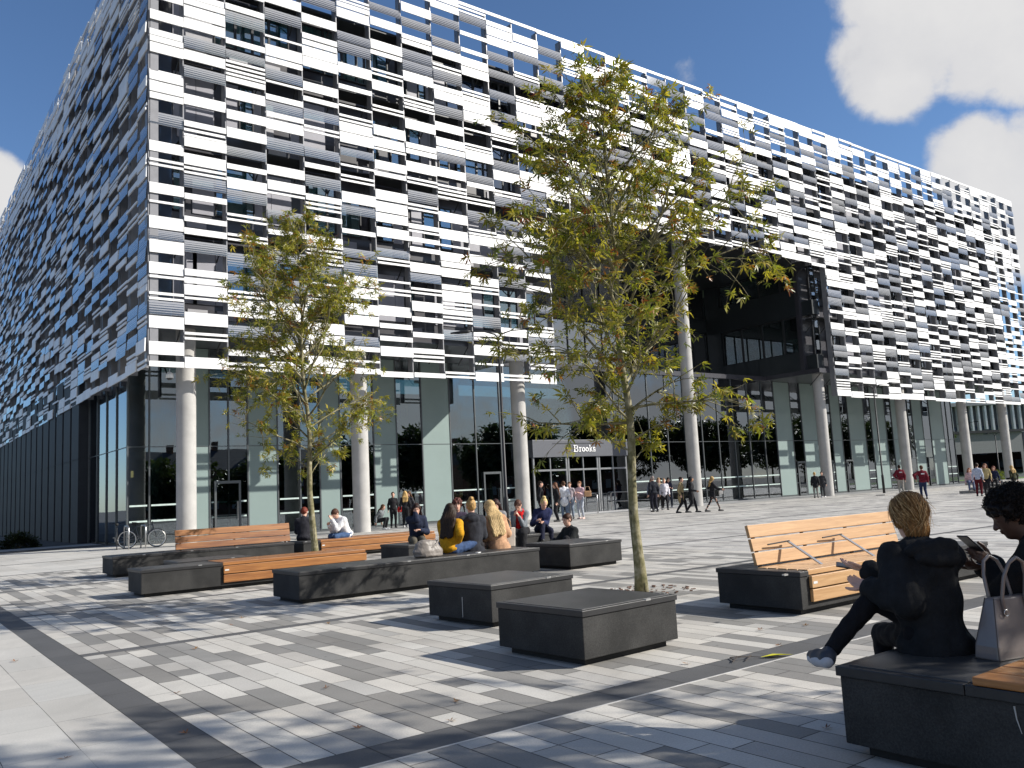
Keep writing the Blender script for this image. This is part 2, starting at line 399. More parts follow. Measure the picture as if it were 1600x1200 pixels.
    TP = [('e', t(0, 0, .30), V3(.150+f, .108+f, .19)*s, T, .06), ('e', t(0, .005, .12), V3(.130+f, .098+f, .15)*s, T, .06), ('c', shL, shR, (.052+f*.6)*s, (.052+f*.6)*s, .05),
          ('e', t(0, 0, -.02-tlen*.5), V3(.145+f*1.2, .112+f*1.2, .09+tlen*.6)*s, T, .06)]
    for sh, el, w in ((shL, elL, wL), (shR, elR, wR)):
        TP += [('c', sh, el, (.05+f*.8)*s, (.042+f*.8)*s, .03)]
        if sleeve >= 1: TP += [('c', el, el+(w-el)*.93, (.042+f*.8)*s, (.032+f*.6)*s, .02)]
    TP += [('c', t(-.03, -.02, .455), t(-.13, -.01, .415), (.05+f*.4)*s, (.046+f*.5)*s, .04), ('c', t(.03, -.02, .455), t(.13, -.01, .415), (.05+f*.4)*s, (.046+f*.5)*s, .04)]
    TP += [('c', t(0, -.025, .43), t(0, -.02, .485), (.062+f*.3)*s, (.056+f*.3)*s, .03)]
    if hood > 1: TP += [('e', t(.01, -.150, .445), V3(.165, .070, .055)*s, T @ rotm(0, 18), .010), ('e', t(.02, -.165, .40), V3(.12, .05, .06)*s, T @ rotm(0, 18), .012), ('c', t(-.10, -.06, .47), t(.10, -.06, .47), .045*s, .045*s, .012), ('c', t(-.10, -.06, .47), t(-.06, .05, .45), .04*s, .03*s, .012)]
    elif hood: TP += [('e', t(0, -.10, .44), V3(.11, .065, .075)*s, T @ rotm(0, 20), .015), ('c', t(-.08, -.03, .49), t(.08, -.03, .49), .035*s, .035*s, .03)]
    if hoodup: TP += [('e', hc+Mh @ V3(0, -.02, .02), V3(.11, .125, .13)*s, Mh, .03), ('e', hc+Mh @ V3(0, .12, -.02), V3(.075, .09, .1)*s, Mh, .01, '-')]
    if style != 'none': TP += [('e', hc+Mh @ V3(0, .03, -.01)*s, V3(.075, .09, .10)*s, Mh, .01, '-')] if not hoodup else []
    if sleeve < 1: pass
    sdf_obj(top[0], TP, vox, fabric('cloth_'+top[0], top[1]), root, disp=lambda P: .005*fold*wob(P, 14)+.0022*fold*wob(P*np.array([1, 1, .4]), 38))
    # bottom
    g = legw
    if skirt:
        BP = [('e', hips, V3(.165, .13, .13)*s, None, .06), ('c', hjL, knL, .10*s, .10*s, .06), ('c', hjR, knR, .10*s, .10*s, .06)]
        BP += [('c', knL, knL+(anL-knL)*skirt, .10*s, .09*s, .06), ('c', knR, knR+(anR-knR)*skirt, .10*s, .09*s, .06)]
    else:
        BP = [('e', hips, V3(.155, .112, .12)*s, T, .05)]
        for hj, kn, an in ((hjL, knL, anL), (hjR, knR, anR)):
            BP += [('c', hj, kn, (.084+g)*s, (.054+g)*s, .04), ('c', kn, kn+(an-kn)*.93, (.054+g)*s, (.036+g)*s, .02)]
    sdf_obj(bottom[0], BP, vox, fabric('cloth_'+bottom[0], bottom[1]), root, disp=lambda P: .004*wob(P, 30))
    sm = mat('shoe', shoe, .55, 0, .1, 20); sole = mat('shoe_sole', (.5, .5, .5) if shoec else tuple(c*.6 for c in shoe), .7, 0, .1)
    for he, to, an in ((htL, toL, anL), (htR, toR, anR)):
        up = an-he; 
        SP = [('c', he, he+(to-he)*.55, .042*s, .046*s, .02), ('c', he+(to-he)*.55, to, .046*s, .034*s, .02), ('c', he+V3(0, 0, .01), he+(an-he)*.75, .042*s, .044*s, .02)]
        so_ = sdf_obj('shoe', SP, vox, sm, root)
        if shoec:
            dn_ = (he-an); dn_ = dn_/np.linalg.norm(dn_)*.026*s if an[2] > .16 else V3(0, 0, -.012)
            sdf_obj('sole', [('c', he+dn_-(to-he)*.04, he+dn_+(to-he)*.6, .034*s, .037*s, .01), ('c', he+dn_+(to-he)*.6, to+dn_*.9, .037*s, .028*s, .01)], vox, mat('shoe_sole', (.45, .45, .47), .7, 0, .1), so_)
    if scarf:
        c = t(0, .02, .47)
        a = [('c', c+T @ V3(.085*math.cos(i), .075*math.sin(i), .02*math.sin(2*i))*s, c+T @ V3(.085*math.cos(i+.8), .075*math.sin(i+.8), .02*math.sin(2*i+1.6))*s, .032*s, .032*s, .02) for i in np.arange(0, 6.28, .785)]
        a += [('c', t(.04, .12, .42), t(.05, .17, .12), .045*s, .05*s, .03), ('c', t(.05, .17, .12), t(.06, .22, -.02), .05*s, .055*s, .03), ('c', t(-.05, .12, .42), t(-.03, .16, .18), .035*s, .035*s, .02)]
        sdf_obj('scarf', a, vox, fabric('cloth_scarf', scarf), root, disp=lambda P: .008*wob(P, 40))
    return root, dict(hc=hc, Mh=Mh, t=t, wL=wL, wR=wR, T=T, s=s, elL=elL, elR=elR, anL=anL, anR=anR, knL=knL, knR=knR, neck=neck)
_hm = {}
def hairmat(col):
    if col in _hm: return _hm[col]
    m, nt, b = newmat('hair_fibre')
    co = objco(nt, (60, 60, 7))
    n = N(nt, 'ShaderNodeTexNoise', i_Scale=1.6, i_Detail=4, i_Distortion=.4); L(nt, co, n.inputs['Vector'])
    c = ramp(nt, n.outputs[0], [(.3, tuple(x*.35 for x in col)), (.55, col), (.75, tuple(min(1, x*1.6) for x in col))])
    L(nt, c, b.inputs['Base Color']); b.inputs['Roughness'].default_value = .5; b.inputs['Specular IOR Level'].default_value = .18
    bp = N(nt, 'ShaderNodeBump', i_Strength=.8, i_Distance=.006); L(nt, n.outputs[0], bp.inputs['Height']); L(nt, bp.outputs[0], b.inputs['Normal'])
    _hm[col] = m; return m
# ------------------------------------------------------------------ camera, light, sky
CAMH = 1.45
f_, yaw, pit, rol = 1333.575, R(52.7901), R(7.10396), R(-2.91767)
Fv = Vector((math.cos(yaw)*math.cos(pit), math.sin(yaw)*math.cos(pit), math.sin(pit)))
Rv = Vector((math.sin(yaw), -math.cos(yaw), 0)); Uv = Rv.cross(Fv)
R2 = Rv*math.cos(rol)+Uv*math.sin(rol); U2 = -Rv*math.sin(rol)+Uv*math.cos(rol)
cd = bpy.data.cameras.new('camera'); cam = bpy.data.objects.new('camera', cd); COL.objects.link(cam)
cam.matrix_world = Matrix(((R2.x, U2.x, -Fv.x, 0), (R2.y, U2.y, -Fv.y, 0), (R2.z, U2.z, -Fv.z, CAMH), (0, 0, 0, 1)))
cd.sensor_width = 36; cd.lens = f_/1600*36; cd.clip_end = 5000; cd.clip_start = .05
S.camera = cam
def ray(x, y): return Fv+R2*((x-800)/f_)-U2*((y-600)/f_)
SUN = Vector((.643, -.559, .524)).normalized()
sl = bpy.data.lights.new('sun', 'SUN'); sl.energy = 5.0; sl.angle = R(.5); sl.color = (1, .95, .87)
so = bpy.data.objects.new('sun', sl); COL.objects.link(so); so.rotation_euler = (-SUN).to_track_quat('-Z', 'Y').to_euler()
W = bpy.data.worlds.new('World'); S.world = W; W.use_nodes = True
nt = W.node_tree; bg = nt.nodes['Background']
sky = N(nt, 'ShaderNodeTexSky', sky_type='NISHITA'); sky.sun_disc = False
sky.sun_elevation = math.asin(SUN.z); sky.sun_rotation = math.atan2(SUN.x, SUN.y); sky.air_density = 1.0; sky.dust_density = .25; sky.ozone_density = 3.5; sky.altitude = 200
tc = N(nt, 'ShaderNodeTexCoord'); D = tc.outputs['Generated']
n1 = N(nt, 'ShaderNodeTexNoise', i_Scale=9, i_Detail=12, i_Roughness=.6, i_Distortion=.15); L(nt, D, n1.inputs['Vector'])
n2 = N(nt, 'ShaderNodeTexNoise', i_Scale=6.0, i_Detail=6, i_Roughness=.55); L(nt, D, n2.inputs['Vector'])
def blob(px, py, rin, rout):
    d = ray(px, py).normalized()
    v = N(nt, 'ShaderNodeVectorMath', operation='DOT_PRODUCT'); L(nt, D, v.inputs[0]); v.inputs[1].default_value = d
    mr = N(nt, 'ShaderNodeMapRange', interpolation_type='SMOOTHSTEP'); L(nt, v.outputs['Value'], mr.inputs[0])
    mr.inputs['From Min'].default_value = math.cos(R(rout)); mr.inputs['From Max'].default_value = math.cos(R(rin)); return mr.outputs[0]
acc = None
for b in [(1385, 95, 0, 4.4), (1475, 10, .5, 6), (1560, 50, .5, 5), (1630, 30, 1, 6), (1420, -10, 0, 5), (1530, 255, 0, 3.8), (1600, 280, .5, 5), (1650, 340, 1, 5), (-20, 290, 0, 3), (-80, 290, .5, 4)]:
    o = blob(*b); acc = o if acc is None else math_(nt, 'MAXIMUM', acc, o)
sx = N(nt, 'ShaderNodeSeparateXYZ'); L(nt, D, sx.inputs[0])
back = N(nt, 'ShaderNodeMapRange', interpolation_type='SMOOTHSTEP'); L(nt, sx.outputs[1], back.inputs[0]); back.inputs['From Min'].default_value = .05; back.inputs['From Max'].default_value = -.25; back.inputs['To Max'].default_value = .52
lowb = N(nt, 'ShaderNodeMapRange', interpolation_type='SMOOTHSTEP'); L(nt, sx.outputs[2], lowb.inputs[0]); lowb.inputs['From Min'].default_value = .32; lowb.inputs['From Max'].default_value = .06; lowb.inputs['To Min'].default_value = .85; lowb.inputs['To Max'].default_value = 1.35
acc = math_(nt, 'MAXIMUM', acc, math_(nt, 'MULTIPLY', back.outputs[0], lowb.outputs[0]))
dn = math_(nt, 'MULTIPLY_ADD', n1.outputs[0], 1.9, -.95); dn = math_(nt, 'ADD', dn, acc)
dens = N(nt, 'ShaderNodeMapRange', interpolation_type='SMOOTHSTEP'); L(nt, dn, dens.inputs[0]); dens.inputs['From Min'].default_value = .26; dens.inputs['From Max'].default_value = .74; dens.inputs['To Max'].default_value = .95
cs = ramp(nt, math_(nt, 'ADD', math_(nt, 'MULTIPLY_ADD', n2.outputs[0], 1.3, -.25), math_(nt, 'MULTIPLY', dn, -.35)), [(.0, (6.9, 6.8, 6.7)), (.32, (6.2, 6.15, 6.2)), (.6, (4.2, 4.3, 4.7))])
tint = N(nt, 'ShaderNodeVectorMath', operation='MULTIPLY'); L(nt, sky.outputs[0], tint.inputs[0]); tint.inputs[1].default_value = (.88, 1.0, 1.13)
mx = N(nt, 'ShaderNodeMix', data_type='RGBA'); L(nt, dens.outputs[0], mx.inputs['Factor']); L(nt, tint.outputs[0], mx.inputs['A']); L(nt, cs, mx.inputs['B'])
L(nt, mx.outputs['Result'], bg.inputs[0]); bg.inputs[1].default_value = .084
S.view_settings.view_transform = 'Standard'; S.view_settings.look = 'None'; S.view_settings.exposure = .46; S.view_settings.gamma = 1
# ------------------------------------------------------------------ the ground
rng = random.Random(11)
g = MB(); g.quad((-1500, -1500, -.012), (1500, -1500, -.012), (1500, 1500, -.012), (-1500, 1500, -.012))
tag(g.build('ground', mat('ground_asphalt', (.10, .10, .095), .95, 0, .25, .6, .3, 30)), kind='structure')
# dark bedding under the pavers
pb = MB(); pb.quad((-3, -14, -.004), (112, -14, -.004), (112, 60, -.004), (-3, 60, -.004))
tag(pb.build('paving_bed', mat('joint_sand', (.055, .053, .05), .95, 0, .2, 5)), kind='structure')
LIGHT, MID, DARK = (.51, .488, .442), (.42, .402, .368), (.235, .228, .212)
BAND = (.10, .10, .10)
v = []; f = []; c = []
def pav(x0, x1, y0, y1, col, j=.0035, z=0.0):
    n = len(v); v.extend([(x0+j, y0+j, z), (x1-j, y0+j, z), (x1-j, y1-j, z), (x0+j, y1-j, z)]); f.append((n, n+1, n+2, n+3))
    k = rng.uniform(.93, 1.07); w = rng.uniform(-.012, .012); c.append((col[0]*k*(1+w), col[1]*k, col[2]*k*(1-w)))
XL0, XL1 = 1.53, 1.80
cross = [(-8.1, -7.8), (-2.2, -1.9), (4.42, 4.74), (9.78, 9.96), (14.3, 14.46), (19.35, 19.55), (24.5, 24.7), (29.7, 29.9)]
def bandhit(y0, y1):
    for a, b in cross:
        if y0 < b and y1 > a: return a, b
    return None
for a, b in cross:
    x = XL1
    while x < 100: w = .6 if x < 40 else 3; pav(x, x+w, a, b, BAND, .003); x += w
y = -14
while y < 33: pav(XL0, XL1, y, y+.6, BAND, .003); y += .6
x = XL1; wi = 0
while x < 100:
    w = .2 if x < 30 else .3
    y = -12-rng.uniform(0, 1); yend = 24.5 if x < 13 else 38
    while y < yend:
        ln = rng.choice((.3, .45, .6, .6, .75, .9, 1.2)); e = min(y+ln, yend)
        hit = bandhit(y, e)
        col = rng.choices((LIGHT, MID, DARK), (.40, .26, .34))[0]
        if x > 14: col = rng.choices(((.49, .473, .44), (.40, .387, .362), (.27, .262, .25)), (.52, .28, .20))[0]
        if hit:
            a, b = hit
            if y < a-.02: pav(x, x+w, y, a, col)
            y = b
            continue
        pav(x, x+w, y, e, col); y = e
    x += w
me = bpy.data.meshes.new('plaza_paving'); me.from_pydata(v, [], f); me.materials.append(attr_mat('granite_setts', .75, var=.20, scale=1.3, fine=.5)); set_color(me, c)
o = bpy.data.objects.new('plaza_paving', me); COL.objects.link(o); tag(o, kind='structure')
# plain pale flags left of the border band and by the building
v = []; f = []; c = []
FLAG = (.47, .455, .42)
x = -2.67
while x < XL0-.01:
    y = -14-rng.uniform(0, .5)
    while y < 40: pav(x, x+.42, y, y+.84, FLAG, rng.choice((.0004, .0006, .0022))); y += .84
    x += .42
x = XL0
while x < 13:
    y = 24.7
    while y < 38.9: pav(x, x+.6, y, min(38.9, y+.9), FLAG, .002); y += .9
    x += .6
me = bpy.data.meshes.new('pale_paving'); me.from_pydata(v, [], f); me.materials.append(attr_mat('pale_flags', .8, var=.12, scale=.8, fine=.38)); set_color(me, c)
o = bpy.data.objects.new('pale_paving', me); COL.objects.link(o); tag(o, kind='structure')
rd = MB(); rd.box(-60, 8.3, 41.2, 43.4, -.02, .012); tag(rd.build('path', mat('path_tarmac', (.30, .30, .29), .9, 0, .15, 2, .2, 60)), kind='structure')
dr = MB(); dr.box(-60, 8.2, 39.0, 39.16, -.02, .006); dr.box(-60, 8.2, 40.9, 41.0, -.02, .008)
tag(MB().box(1.8, 40, 4.402, 4.416, -.01, .003).build('paving_trim', mat('steel_trim', (.55, .54, .52), .5, .2)), kind='structure')
tag(dr.build('drain_channel', mat('drain_iron', (.03, .03, .03), .7)), kind='structure')
lw = MB(); lw.quad((95, 8, .012), (400, 8, .012), (400, 200, .012), (95, 200, .012)); tag(lw.build('lawn', mat('grass_turf', (.09, .16, .035), .95, 0, .35, 2, .5, 40)), kind='structure')
ap = MB(); ap.quad((13.05, 33.9, .0035), (100, 33.9, .0035), (100, 38, .0035), (13.05, 38, .0035)); tag(ap.build('building_apron', mat('apron_stone', (.26, .26, .26), .7, 0, .15, 2, .1, 80)), kind='structure')
# ------------------------------------------------------------------ the building
BO = Vector((8.0, 32.5, 0))
bld = empty('university_building', BO, label='long building wrapped in a screen of white and grey panels above concrete columns', cat='building')
def bp_(mb, name, mats, lab=None, kind=None, parent=None, bevel=0, smooth=False):
    o = mb.build(name, mats, parent or bld, bevel=bevel, smooth=smooth)
    if parent is None or parent is bld: o.location = -BO
    if lab: o['label'] = lab
    if kind: o['kind'] = kind
    return o
def white_panel_mat():
    m, nt, b = newmat('white_enamel_panel'); co = objco(nt, (1, 1, 1))
    n = N(nt, 'ShaderNodeTexNoise', i_Scale=1.2, i_Detail=3); L(nt, co, n.inputs['Vector'])
    s_ = N(nt, 'ShaderNodeTexNoise', i_Scale=1.0, i_Detail=4); m2 = N(nt, 'ShaderNodeMapping'); m2.inputs['Scale'].default_value = (9, 9, .6); L(nt, co, m2.inputs[0]); L(nt, m2.outputs[0], s_.inputs['Vector'])
    k = math_(nt, 'MULTIPLY', n.outputs[0], s_.outputs[0])
    L(nt, ramp(nt, k, [(.12, (.70, .70, .69)), (.30, (.82, .82, .81))]), b.inputs['Base Color'])
    b.inputs['Roughness'].default_value = .42; b.inputs['Specular IOR Level'].default_value = .3
    return m
M_white = white_panel_mat()
def frit_mat():
    m, nt, b = newmat('fritted_glass'); nt.nodes.remove(b); out = nt.nodes['Material Output']
    tc = N(nt, 'ShaderNodeAttribute', attribute_name='vv'); sx = N(nt, 'ShaderNodeSeparateColor'); L(nt, tc.outputs['Color'], sx.inputs[0])
    v = sx.outputs[0]
    st = math_(nt, 'FRACT', math_(nt, 'MULTIPLY', v, 6.0))
    th = math_(nt, 'MULTIPLY_ADD', v, .85, .10)
    a = math_(nt, 'LESS_THAN', st, th)
    d = N(nt, 'ShaderNodeBsdfDiffuse'); d.inputs[0].default_value = (.42, .42, .43, 1)
    t = N(nt, 'ShaderNodeBsdfTransparent'); t.inputs[0].default_value = (.72, .82, .80, 1)
    g = N(nt, 'ShaderNodeBsdfGlossy'); g.inputs['Roughness'].default_value = .03; g.inputs[0].default_value = (.9, .95, 1, 1)
    fr = N(nt, 'ShaderNodeFresnel', i_IOR=1.6)
    m1 = N(nt, 'ShaderNodeMixShader'); L(nt, math_(nt, 'MULTIPLY_ADD', a, .62, .12), m1.inputs[0]); L(nt, t.outputs[0], m1.inputs[1]); L(nt, d.outputs[0], m1.inputs[2])
    m2 = N(nt, 'ShaderNodeMixShader'); L(nt, math_(nt, 'MULTIPLY_ADD', fr.outputs[0], 1.1, .03, clamp=True), m2.inputs[0]); L(nt, m1.outputs[0], m2.inputs[1]); L(nt, g.outputs[0], m2.inputs[2])
    L(nt, m2.outputs[0], out.inputs[0]); return m
M_frit = frit_mat()
M_fin = mat('fin_aluminium', (.22, .22, .23), .45, .3, .1, 3)
M_dark = mat('dark_cladding', (.036, .035, .043), .35, 0, .15, 1.5, coat=.3)
M_slate = mat('slate_cladding', (.030, .034, .040), .6, 0, .15, 1.5, spec=.2)
M_grey = mat('grey_cladding', (.29, .29, .33), .5, 0, .1, 1)
M_grey2 = mat('light_cladding', (.36, .36, .385), .5, 0, .1, 1)
M_conc = mat('column_concrete', (.40, .39, .37), .8, 0, .14, 1.4, .25, 90, detail=8)
M_frame = mat('window_frame_metal', (.03, .032, .034), .4, .3, .1)
M_pale = mat('pale_glass_panel', (.21, .275, .262), .45, 0, .05, .6, coat=.15)
M_panewin = glass('tinted_window_glass', (.46, .68, .68), .20, 1.3)
M_glass = glass('clear_facade_glass', (.42, .52, .50), .15, 1.15)
M_sky = glass('mirror_facade_glass', (.30, .40, .42), .32, 1.0)
M_dglass = glass('dark_facade_glass', (.08, .10, .10), .06, 1.3)
M_mull = mat('mullion_metal', (.10, .11, .115), .4, .5, .1)
ZT = 25.6; XR0, XR1 = 27.5, 52.25
fe = [8.08]+[9.35+1.65*k for k in range(46)]
le = [32.58]+[33.9+1.65*k for k in range(40)]
rs = random.Random(4)
panels = []          # (face,u0,u1,z0,z1,kind,tilt,off)
def stack(u0, u1, zb, face):
    z = zb; last = 'x'; first = True
    while z < ZT-.12:
        top = z > 22.6 and face == 'f'
        ch = rs.random()
        if first: k = rs.choice(('W', 'M', 'TT', 'M'))
        elif face == 'l' and z > 22.4: k = 'W' if ch < .6 else 'M'
        elif last in ('O',): k = 'W' if ch < .27 else 'M' if ch < .50 else 'T' if ch < .61 else 'TT' if ch < .74 else 'L'
        else: k = 'O' if ch < (.60 if not top else .66) else 'W' if ch < .72 else 'M' if ch < .82 else 'TT' if ch < .90 else 'L'
        h, gp = {'W': (rs.uniform(.40, .50), .05), 'M': (rs.uniform(.20, .26), .05), 'T': (.09, .08), 'TT': (.09, .08), 'L': (rs.uniform(.36, .55), .04), 'O': (rs.choice((.2, .3, .45, .62)), 0)}[k]
        if ZT-z < h+.25 and k != 'O': h = max(.13, ZT-z); gp = 0
        if k != 'O':
            if ZT-z < .9 and k == 'L': k = 'W'
            panels.append((face, u0, u1, z, min(z+h, ZT), k[0], rs.uniform(1, 5), rs.uniform(-.03, .05)))
            if k == 'TT' and z+h+.2 < ZT:
                panels.append((face, u0, u1, z+.19, z+.29, 'T', 2, 0)); h = .29
        z += h+gp; last = k; first = False
    if last == 'O': panels.append((face, u0, u1, ZT-.16, ZT, 'T', 1, 0))
def zb_of(u0, u1, face):
    if face == 'f' and u0 > XR0-.1 and u1 < XR1+.1: return 15.55+rs.choice((0, .15, .3))
    return 6.62+rs.choice((0, 0, .04, .08))
for i in range(len(fe)-1): stack(fe[i], fe[i+1], zb_of(fe[i], fe[i+1], 'f'), 'f')
NF = len(panels)
for i in range(len(le)-1): stack(le[i], le[i+1], zb_of(le[i], le[i+1], 'l'), 'l')
panels = panels[:NF]+[(p[:5]+('L',)+p[6:]) if p[5] in 'WM' and rs.random() < .30 else p for p in panels[NF:]]
def to_w(face, u, n, z): return (u, 32.5-n, z) if face == 'f' else (8.0-n, u, z)
def add_panel(mb, p, vv=None):
    face, u0, u1, z0, z1, k, tl, off = p
    d = .045 if k != 'L' else .003; g = .012; u0 += g; u1 -= g
    dz = math.tan(R(tl))*(z1-z0)*.5
    n = len(mb.v)
    if k == 'L': off -= .02
    for (u, nn, z) in ((u0, off-d+dz, z0), (u1, off-d+dz, z0), (u1, off+dz, z0), (u0, off+dz, z0), (u0, off-d-dz, z1), (u1, off-d-dz, z1), (u1, off-dz, z1), (u0, off-dz, z1)):
        mb.v.append(to_w(face, u, nn, z))
    q = [(0, 3, 2, 1), (4, 5, 6, 7), (0, 1, 5, 4), (1, 2, 6, 5), (2, 3, 7, 6), (3, 0, 4, 7)]
    if face == 'f': q = [t[::-1] for t in q]
    mb.f += [tuple(n+i for i in t) for t in q]; mb.m += [0]*6
    if vv is not None: vv += [[0, 0, 0, 0] if t == 0 else [1]*4 if t == 1 else [0 if i < 4 else 1 for i in q[t]] for t in range(6)]
def psize(p):
    face, u0, u1, z0, z1 = p[:5]
    c = Vector(to_w(face, (u0+u1)/2, 0, (z0+z1)/2))-Vector((0, 0, CAMH))
    n = Vector((0, -1, 0)) if face == 'f' else Vector((-1, 0, 0))
    d = c.length; zc = c.dot(Fv)
    x, y = c.dot(R2)/zc*f_+800, 600-c.dot(U2)/zc*f_
    vis = 1 if -30 < x < 1630 and -20 < y else 0
    return (u1-u0)*(z1-z0)*abs(c.normalized().dot(n))/d/d*vis
def setvv(me, vv):
    a = me.color_attributes.new('vv', 'FLOAT_COLOR', 'CORNER')
    arr = np.array([[x, x, x, 1] for f in vv for x in f], np.float32); a.data.foreach_set('color', arr.ravel())
for kind, name, m in (('WMT', 'cladding_panel', M_white), ('L', 'louvre_panel', M_frit)):
    ps = sorted([p for p in panels if p[5] in kind], key=psize, reverse=True)
    for p in ps[:100]:
        mb = MB(); vv = []; add_panel(mb, p, vv); o = bp_(mb, name, m)
        if kind == 'L': setvv(o.data, vv)
    mb = MB(); vv = []
    for p in ps[100:]: add_panel(mb, p, vv)
    o = bp_(mb, name, m, kind='stuff')
    if kind == 'L': setvv(o.data, vv)
# vertical posts carrying the screen
for face, ed in (('f', fe), ('l', le)):
    for i, u in enumerate(ed):
        inrec = face == 'f' and XR0+.1 < u < XR1-.1
        zb = 15.6 if inrec else 6.7
        mb = MB()
        for (a, b, n0, n1) in ((-.022, .022, -.10, -.055), (-.045, .045, -.42, -.12)):
            p0, p1 = to_w(face, u+a, n0, 0), to_w(face, u+b, n1, 0)
            mb.box(min(p0[0], p1[0]), max(p0[0], p1[0]), min(p0[1], p1[1]), max(p0[1], p1[1]), zb, ZT-.05 if n0 > -.3 else ZT-.2)
        bp_(mb, 'screen_post', M_fin)
# main walls behind the screen
w = MB()
w.box(9.3, XR0, 34.0, 34.3, 8.6, 23.4); w.box(XR0+.002, 51.0-.002, 34.0, 34.3, 16.3, 23.4); w.box(51.0, 82.4, 34.0, 34.3, 8.6, 23.4)
w.box(9.3, 9.6, 34.302, 98, 8.6, 23.4); w.box(9.0, 9.3-.002, 35.6, 98, 22.8, 25.35); w.box(82.1, 82.4, 34.302, 60, 8.6, 23.4)  # tall left parapet strip added to keep sun off the side screen's back
bp_(w, 'wall', M_dark)
w = MB(); w.box(9.32, 82.38, 34.02, 97.9, 23.402, 23.7); bp_(w, 'roof', M_slate)
w = MB(); w.box(8.35, XR0, 32.9, 43.9, 8.3, 8.597); w.box(XR0+.003, 50.997, 37.3, 43.9, 8.3, 8.6); w.box(51.0, 83.2, 32.9, 60, 8.3, 8.597); w.box(8.35, 20, 43.902, 98, 8.3, 8.597)
bp_(w, 'soffit', M_dark)
# recess: side wall with two strips of windows, back wall, high soffit
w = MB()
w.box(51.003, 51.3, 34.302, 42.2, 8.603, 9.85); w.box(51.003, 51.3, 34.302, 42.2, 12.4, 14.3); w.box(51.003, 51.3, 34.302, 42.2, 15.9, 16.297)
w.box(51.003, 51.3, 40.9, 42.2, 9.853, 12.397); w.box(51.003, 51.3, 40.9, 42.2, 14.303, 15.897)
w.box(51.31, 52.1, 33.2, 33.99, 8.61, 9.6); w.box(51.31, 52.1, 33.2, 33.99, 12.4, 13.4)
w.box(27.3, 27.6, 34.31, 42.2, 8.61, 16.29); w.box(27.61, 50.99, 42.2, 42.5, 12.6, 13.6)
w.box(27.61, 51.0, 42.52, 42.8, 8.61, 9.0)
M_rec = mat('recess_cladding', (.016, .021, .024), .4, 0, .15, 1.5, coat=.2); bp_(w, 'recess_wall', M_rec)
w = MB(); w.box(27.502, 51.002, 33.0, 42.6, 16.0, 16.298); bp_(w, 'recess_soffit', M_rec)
w = MB(); w.box(52.3, 58, 36, 44, 9, 15.8); w.box(28, 50.8, 47, 47.3, 8.62, 15.9); bp_(w, 'interior_partition', mat('interior_paint', (.16, .17, .16), .8))
def win(parent, x0, x1, y0, y1, z0, z1, axis, m=M_panewin, fw=.05):
    """glazed opening in a plane; axis x: plane y0, axis y: plane x0"""
    mb = MB()
    if axis == 'x':
        mb.box(x0, x0+fw, y0-.05, y0+.05, z0, z1); mb.box(x1-fw, x1, y0-.05, y0+.05, z0, z1); mb.box(x0+fw, x1-fw, y0-.05, y0+.05, z0, z0+fw); mb.box(x0+fw, x1-fw, y0-.05, y0+.05, z1-fw, z1)
        mb.box(x0+fw, x1-fw, y0-.006, y0+.006, z0+fw, z1-fw, 1)
    else:
        mb.box(x0-.05, x0+.05, y0, y0+fw, z0, z1); mb.box(x0-.05, x0+.05, y1-fw, y1, z0, z1); mb.box(x0-.05, x0+.05, y0+fw, y1-fw, z0, z0+fw); mb.box(x0-.05, x0+.05, y0+fw, y1-fw, z1-fw, z1)
        mb.box(x0-.006, x0+.006, y0+fw, y1-fw, z0+fw, z1-fw, 1)
    return bp_(mb, 'window', [M_frame, m])
for z0, z1 in ((9.86, 12.39), (14.31, 15.89)):
    ys = [34.35, 35.5, 37.3, 39.1, 40.85]
    for a, b in zip(ys, ys[1:]): win(bld, 51.15, 51.15, a, b, z0, z1, 'y', M_glass, .07)
w = MB(); w.box(51.32, 51.34, 34.4, 40.85, 9.9, 10.9); bp_(w, 'frosted_screen', mat('frosted_teal', (.22, .38, .36), .6))
for z0, z1 in ((9.62, 12.38), (13.42, 15.9)): win(bld, 51.33, 52.1, 33.35, 33.35, z0, z1, 'x', M_panewin)
for i in range(15):
    x = 27.62+i*1.558
    for z0, z1 in ((8.63, 12.58), (13.62, 15.98)): win(bld, x, x+1.54, 42.35, 42.35, z0, z1, 'x', M_sky, .04)
# patchwork of cladding and windows on the upper storeys
gp, gp2 = MB(), MB(); wins = []
rw = random.Random(9)
def patch(u0, u1, z0, z1, kind, face):
    if kind == 'win': wins.append((face, u0, u1, z0, z1)); return
    if face == 'f': bp_(MB().box(u0+.01, u1-.01, 33.955, 33.998, z0, z1), 'cladding_sheet', M_grey if kind == 'g' else M_grey2)
for fl in range(4):
    zf = 8.6+3.72*fl
    for i in range(len(fe)-1):
        u0, u1 = max(fe[i], 9.35), fe[i+1]
        if u1 > 82.3: continue
        if fl < 2 and XR0-.1 < u0 and u1 < XR1+.1: continue
        u = u0; winbay = rw.random() < (.80 if i > 1 else .2)
        cuts = rw.choice(((0, .45, 1), (0, .3, .62, 1), (0, .55, 1), (0, .25, 1)))
        for a, b in zip(cuts, cuts[1:]):
            k = rw.choice(('win', 'win', 'win', 'g', '-')) if winbay else rw.choice(('g', 'g', '-', 'g2'))
            x0, x1 = u0+a*1.65, u0+b*1.65
            if k == '-': continue
            patch(x0, min(x1, u1), zf+.85, zf+3.0, k, 'f')
        if rw.random() < .55: a = rw.uniform(0, .5); patch(u0+a*1.6, u0+min(1, a+.5)*1.6, zf+.25, zf+.62, rw.choice(('g', 'g2')), 'f')
def wsize(p): return psize((p[0], p[1], p[2], p[3], p[4]))
wins.sort(key=wsize, reverse=True)
rest = MB()
M_litroom = mat('lit_room_backing', (.55, .66, .62), .8)  # pale teal backing stands in for light in the rooms behind the panes
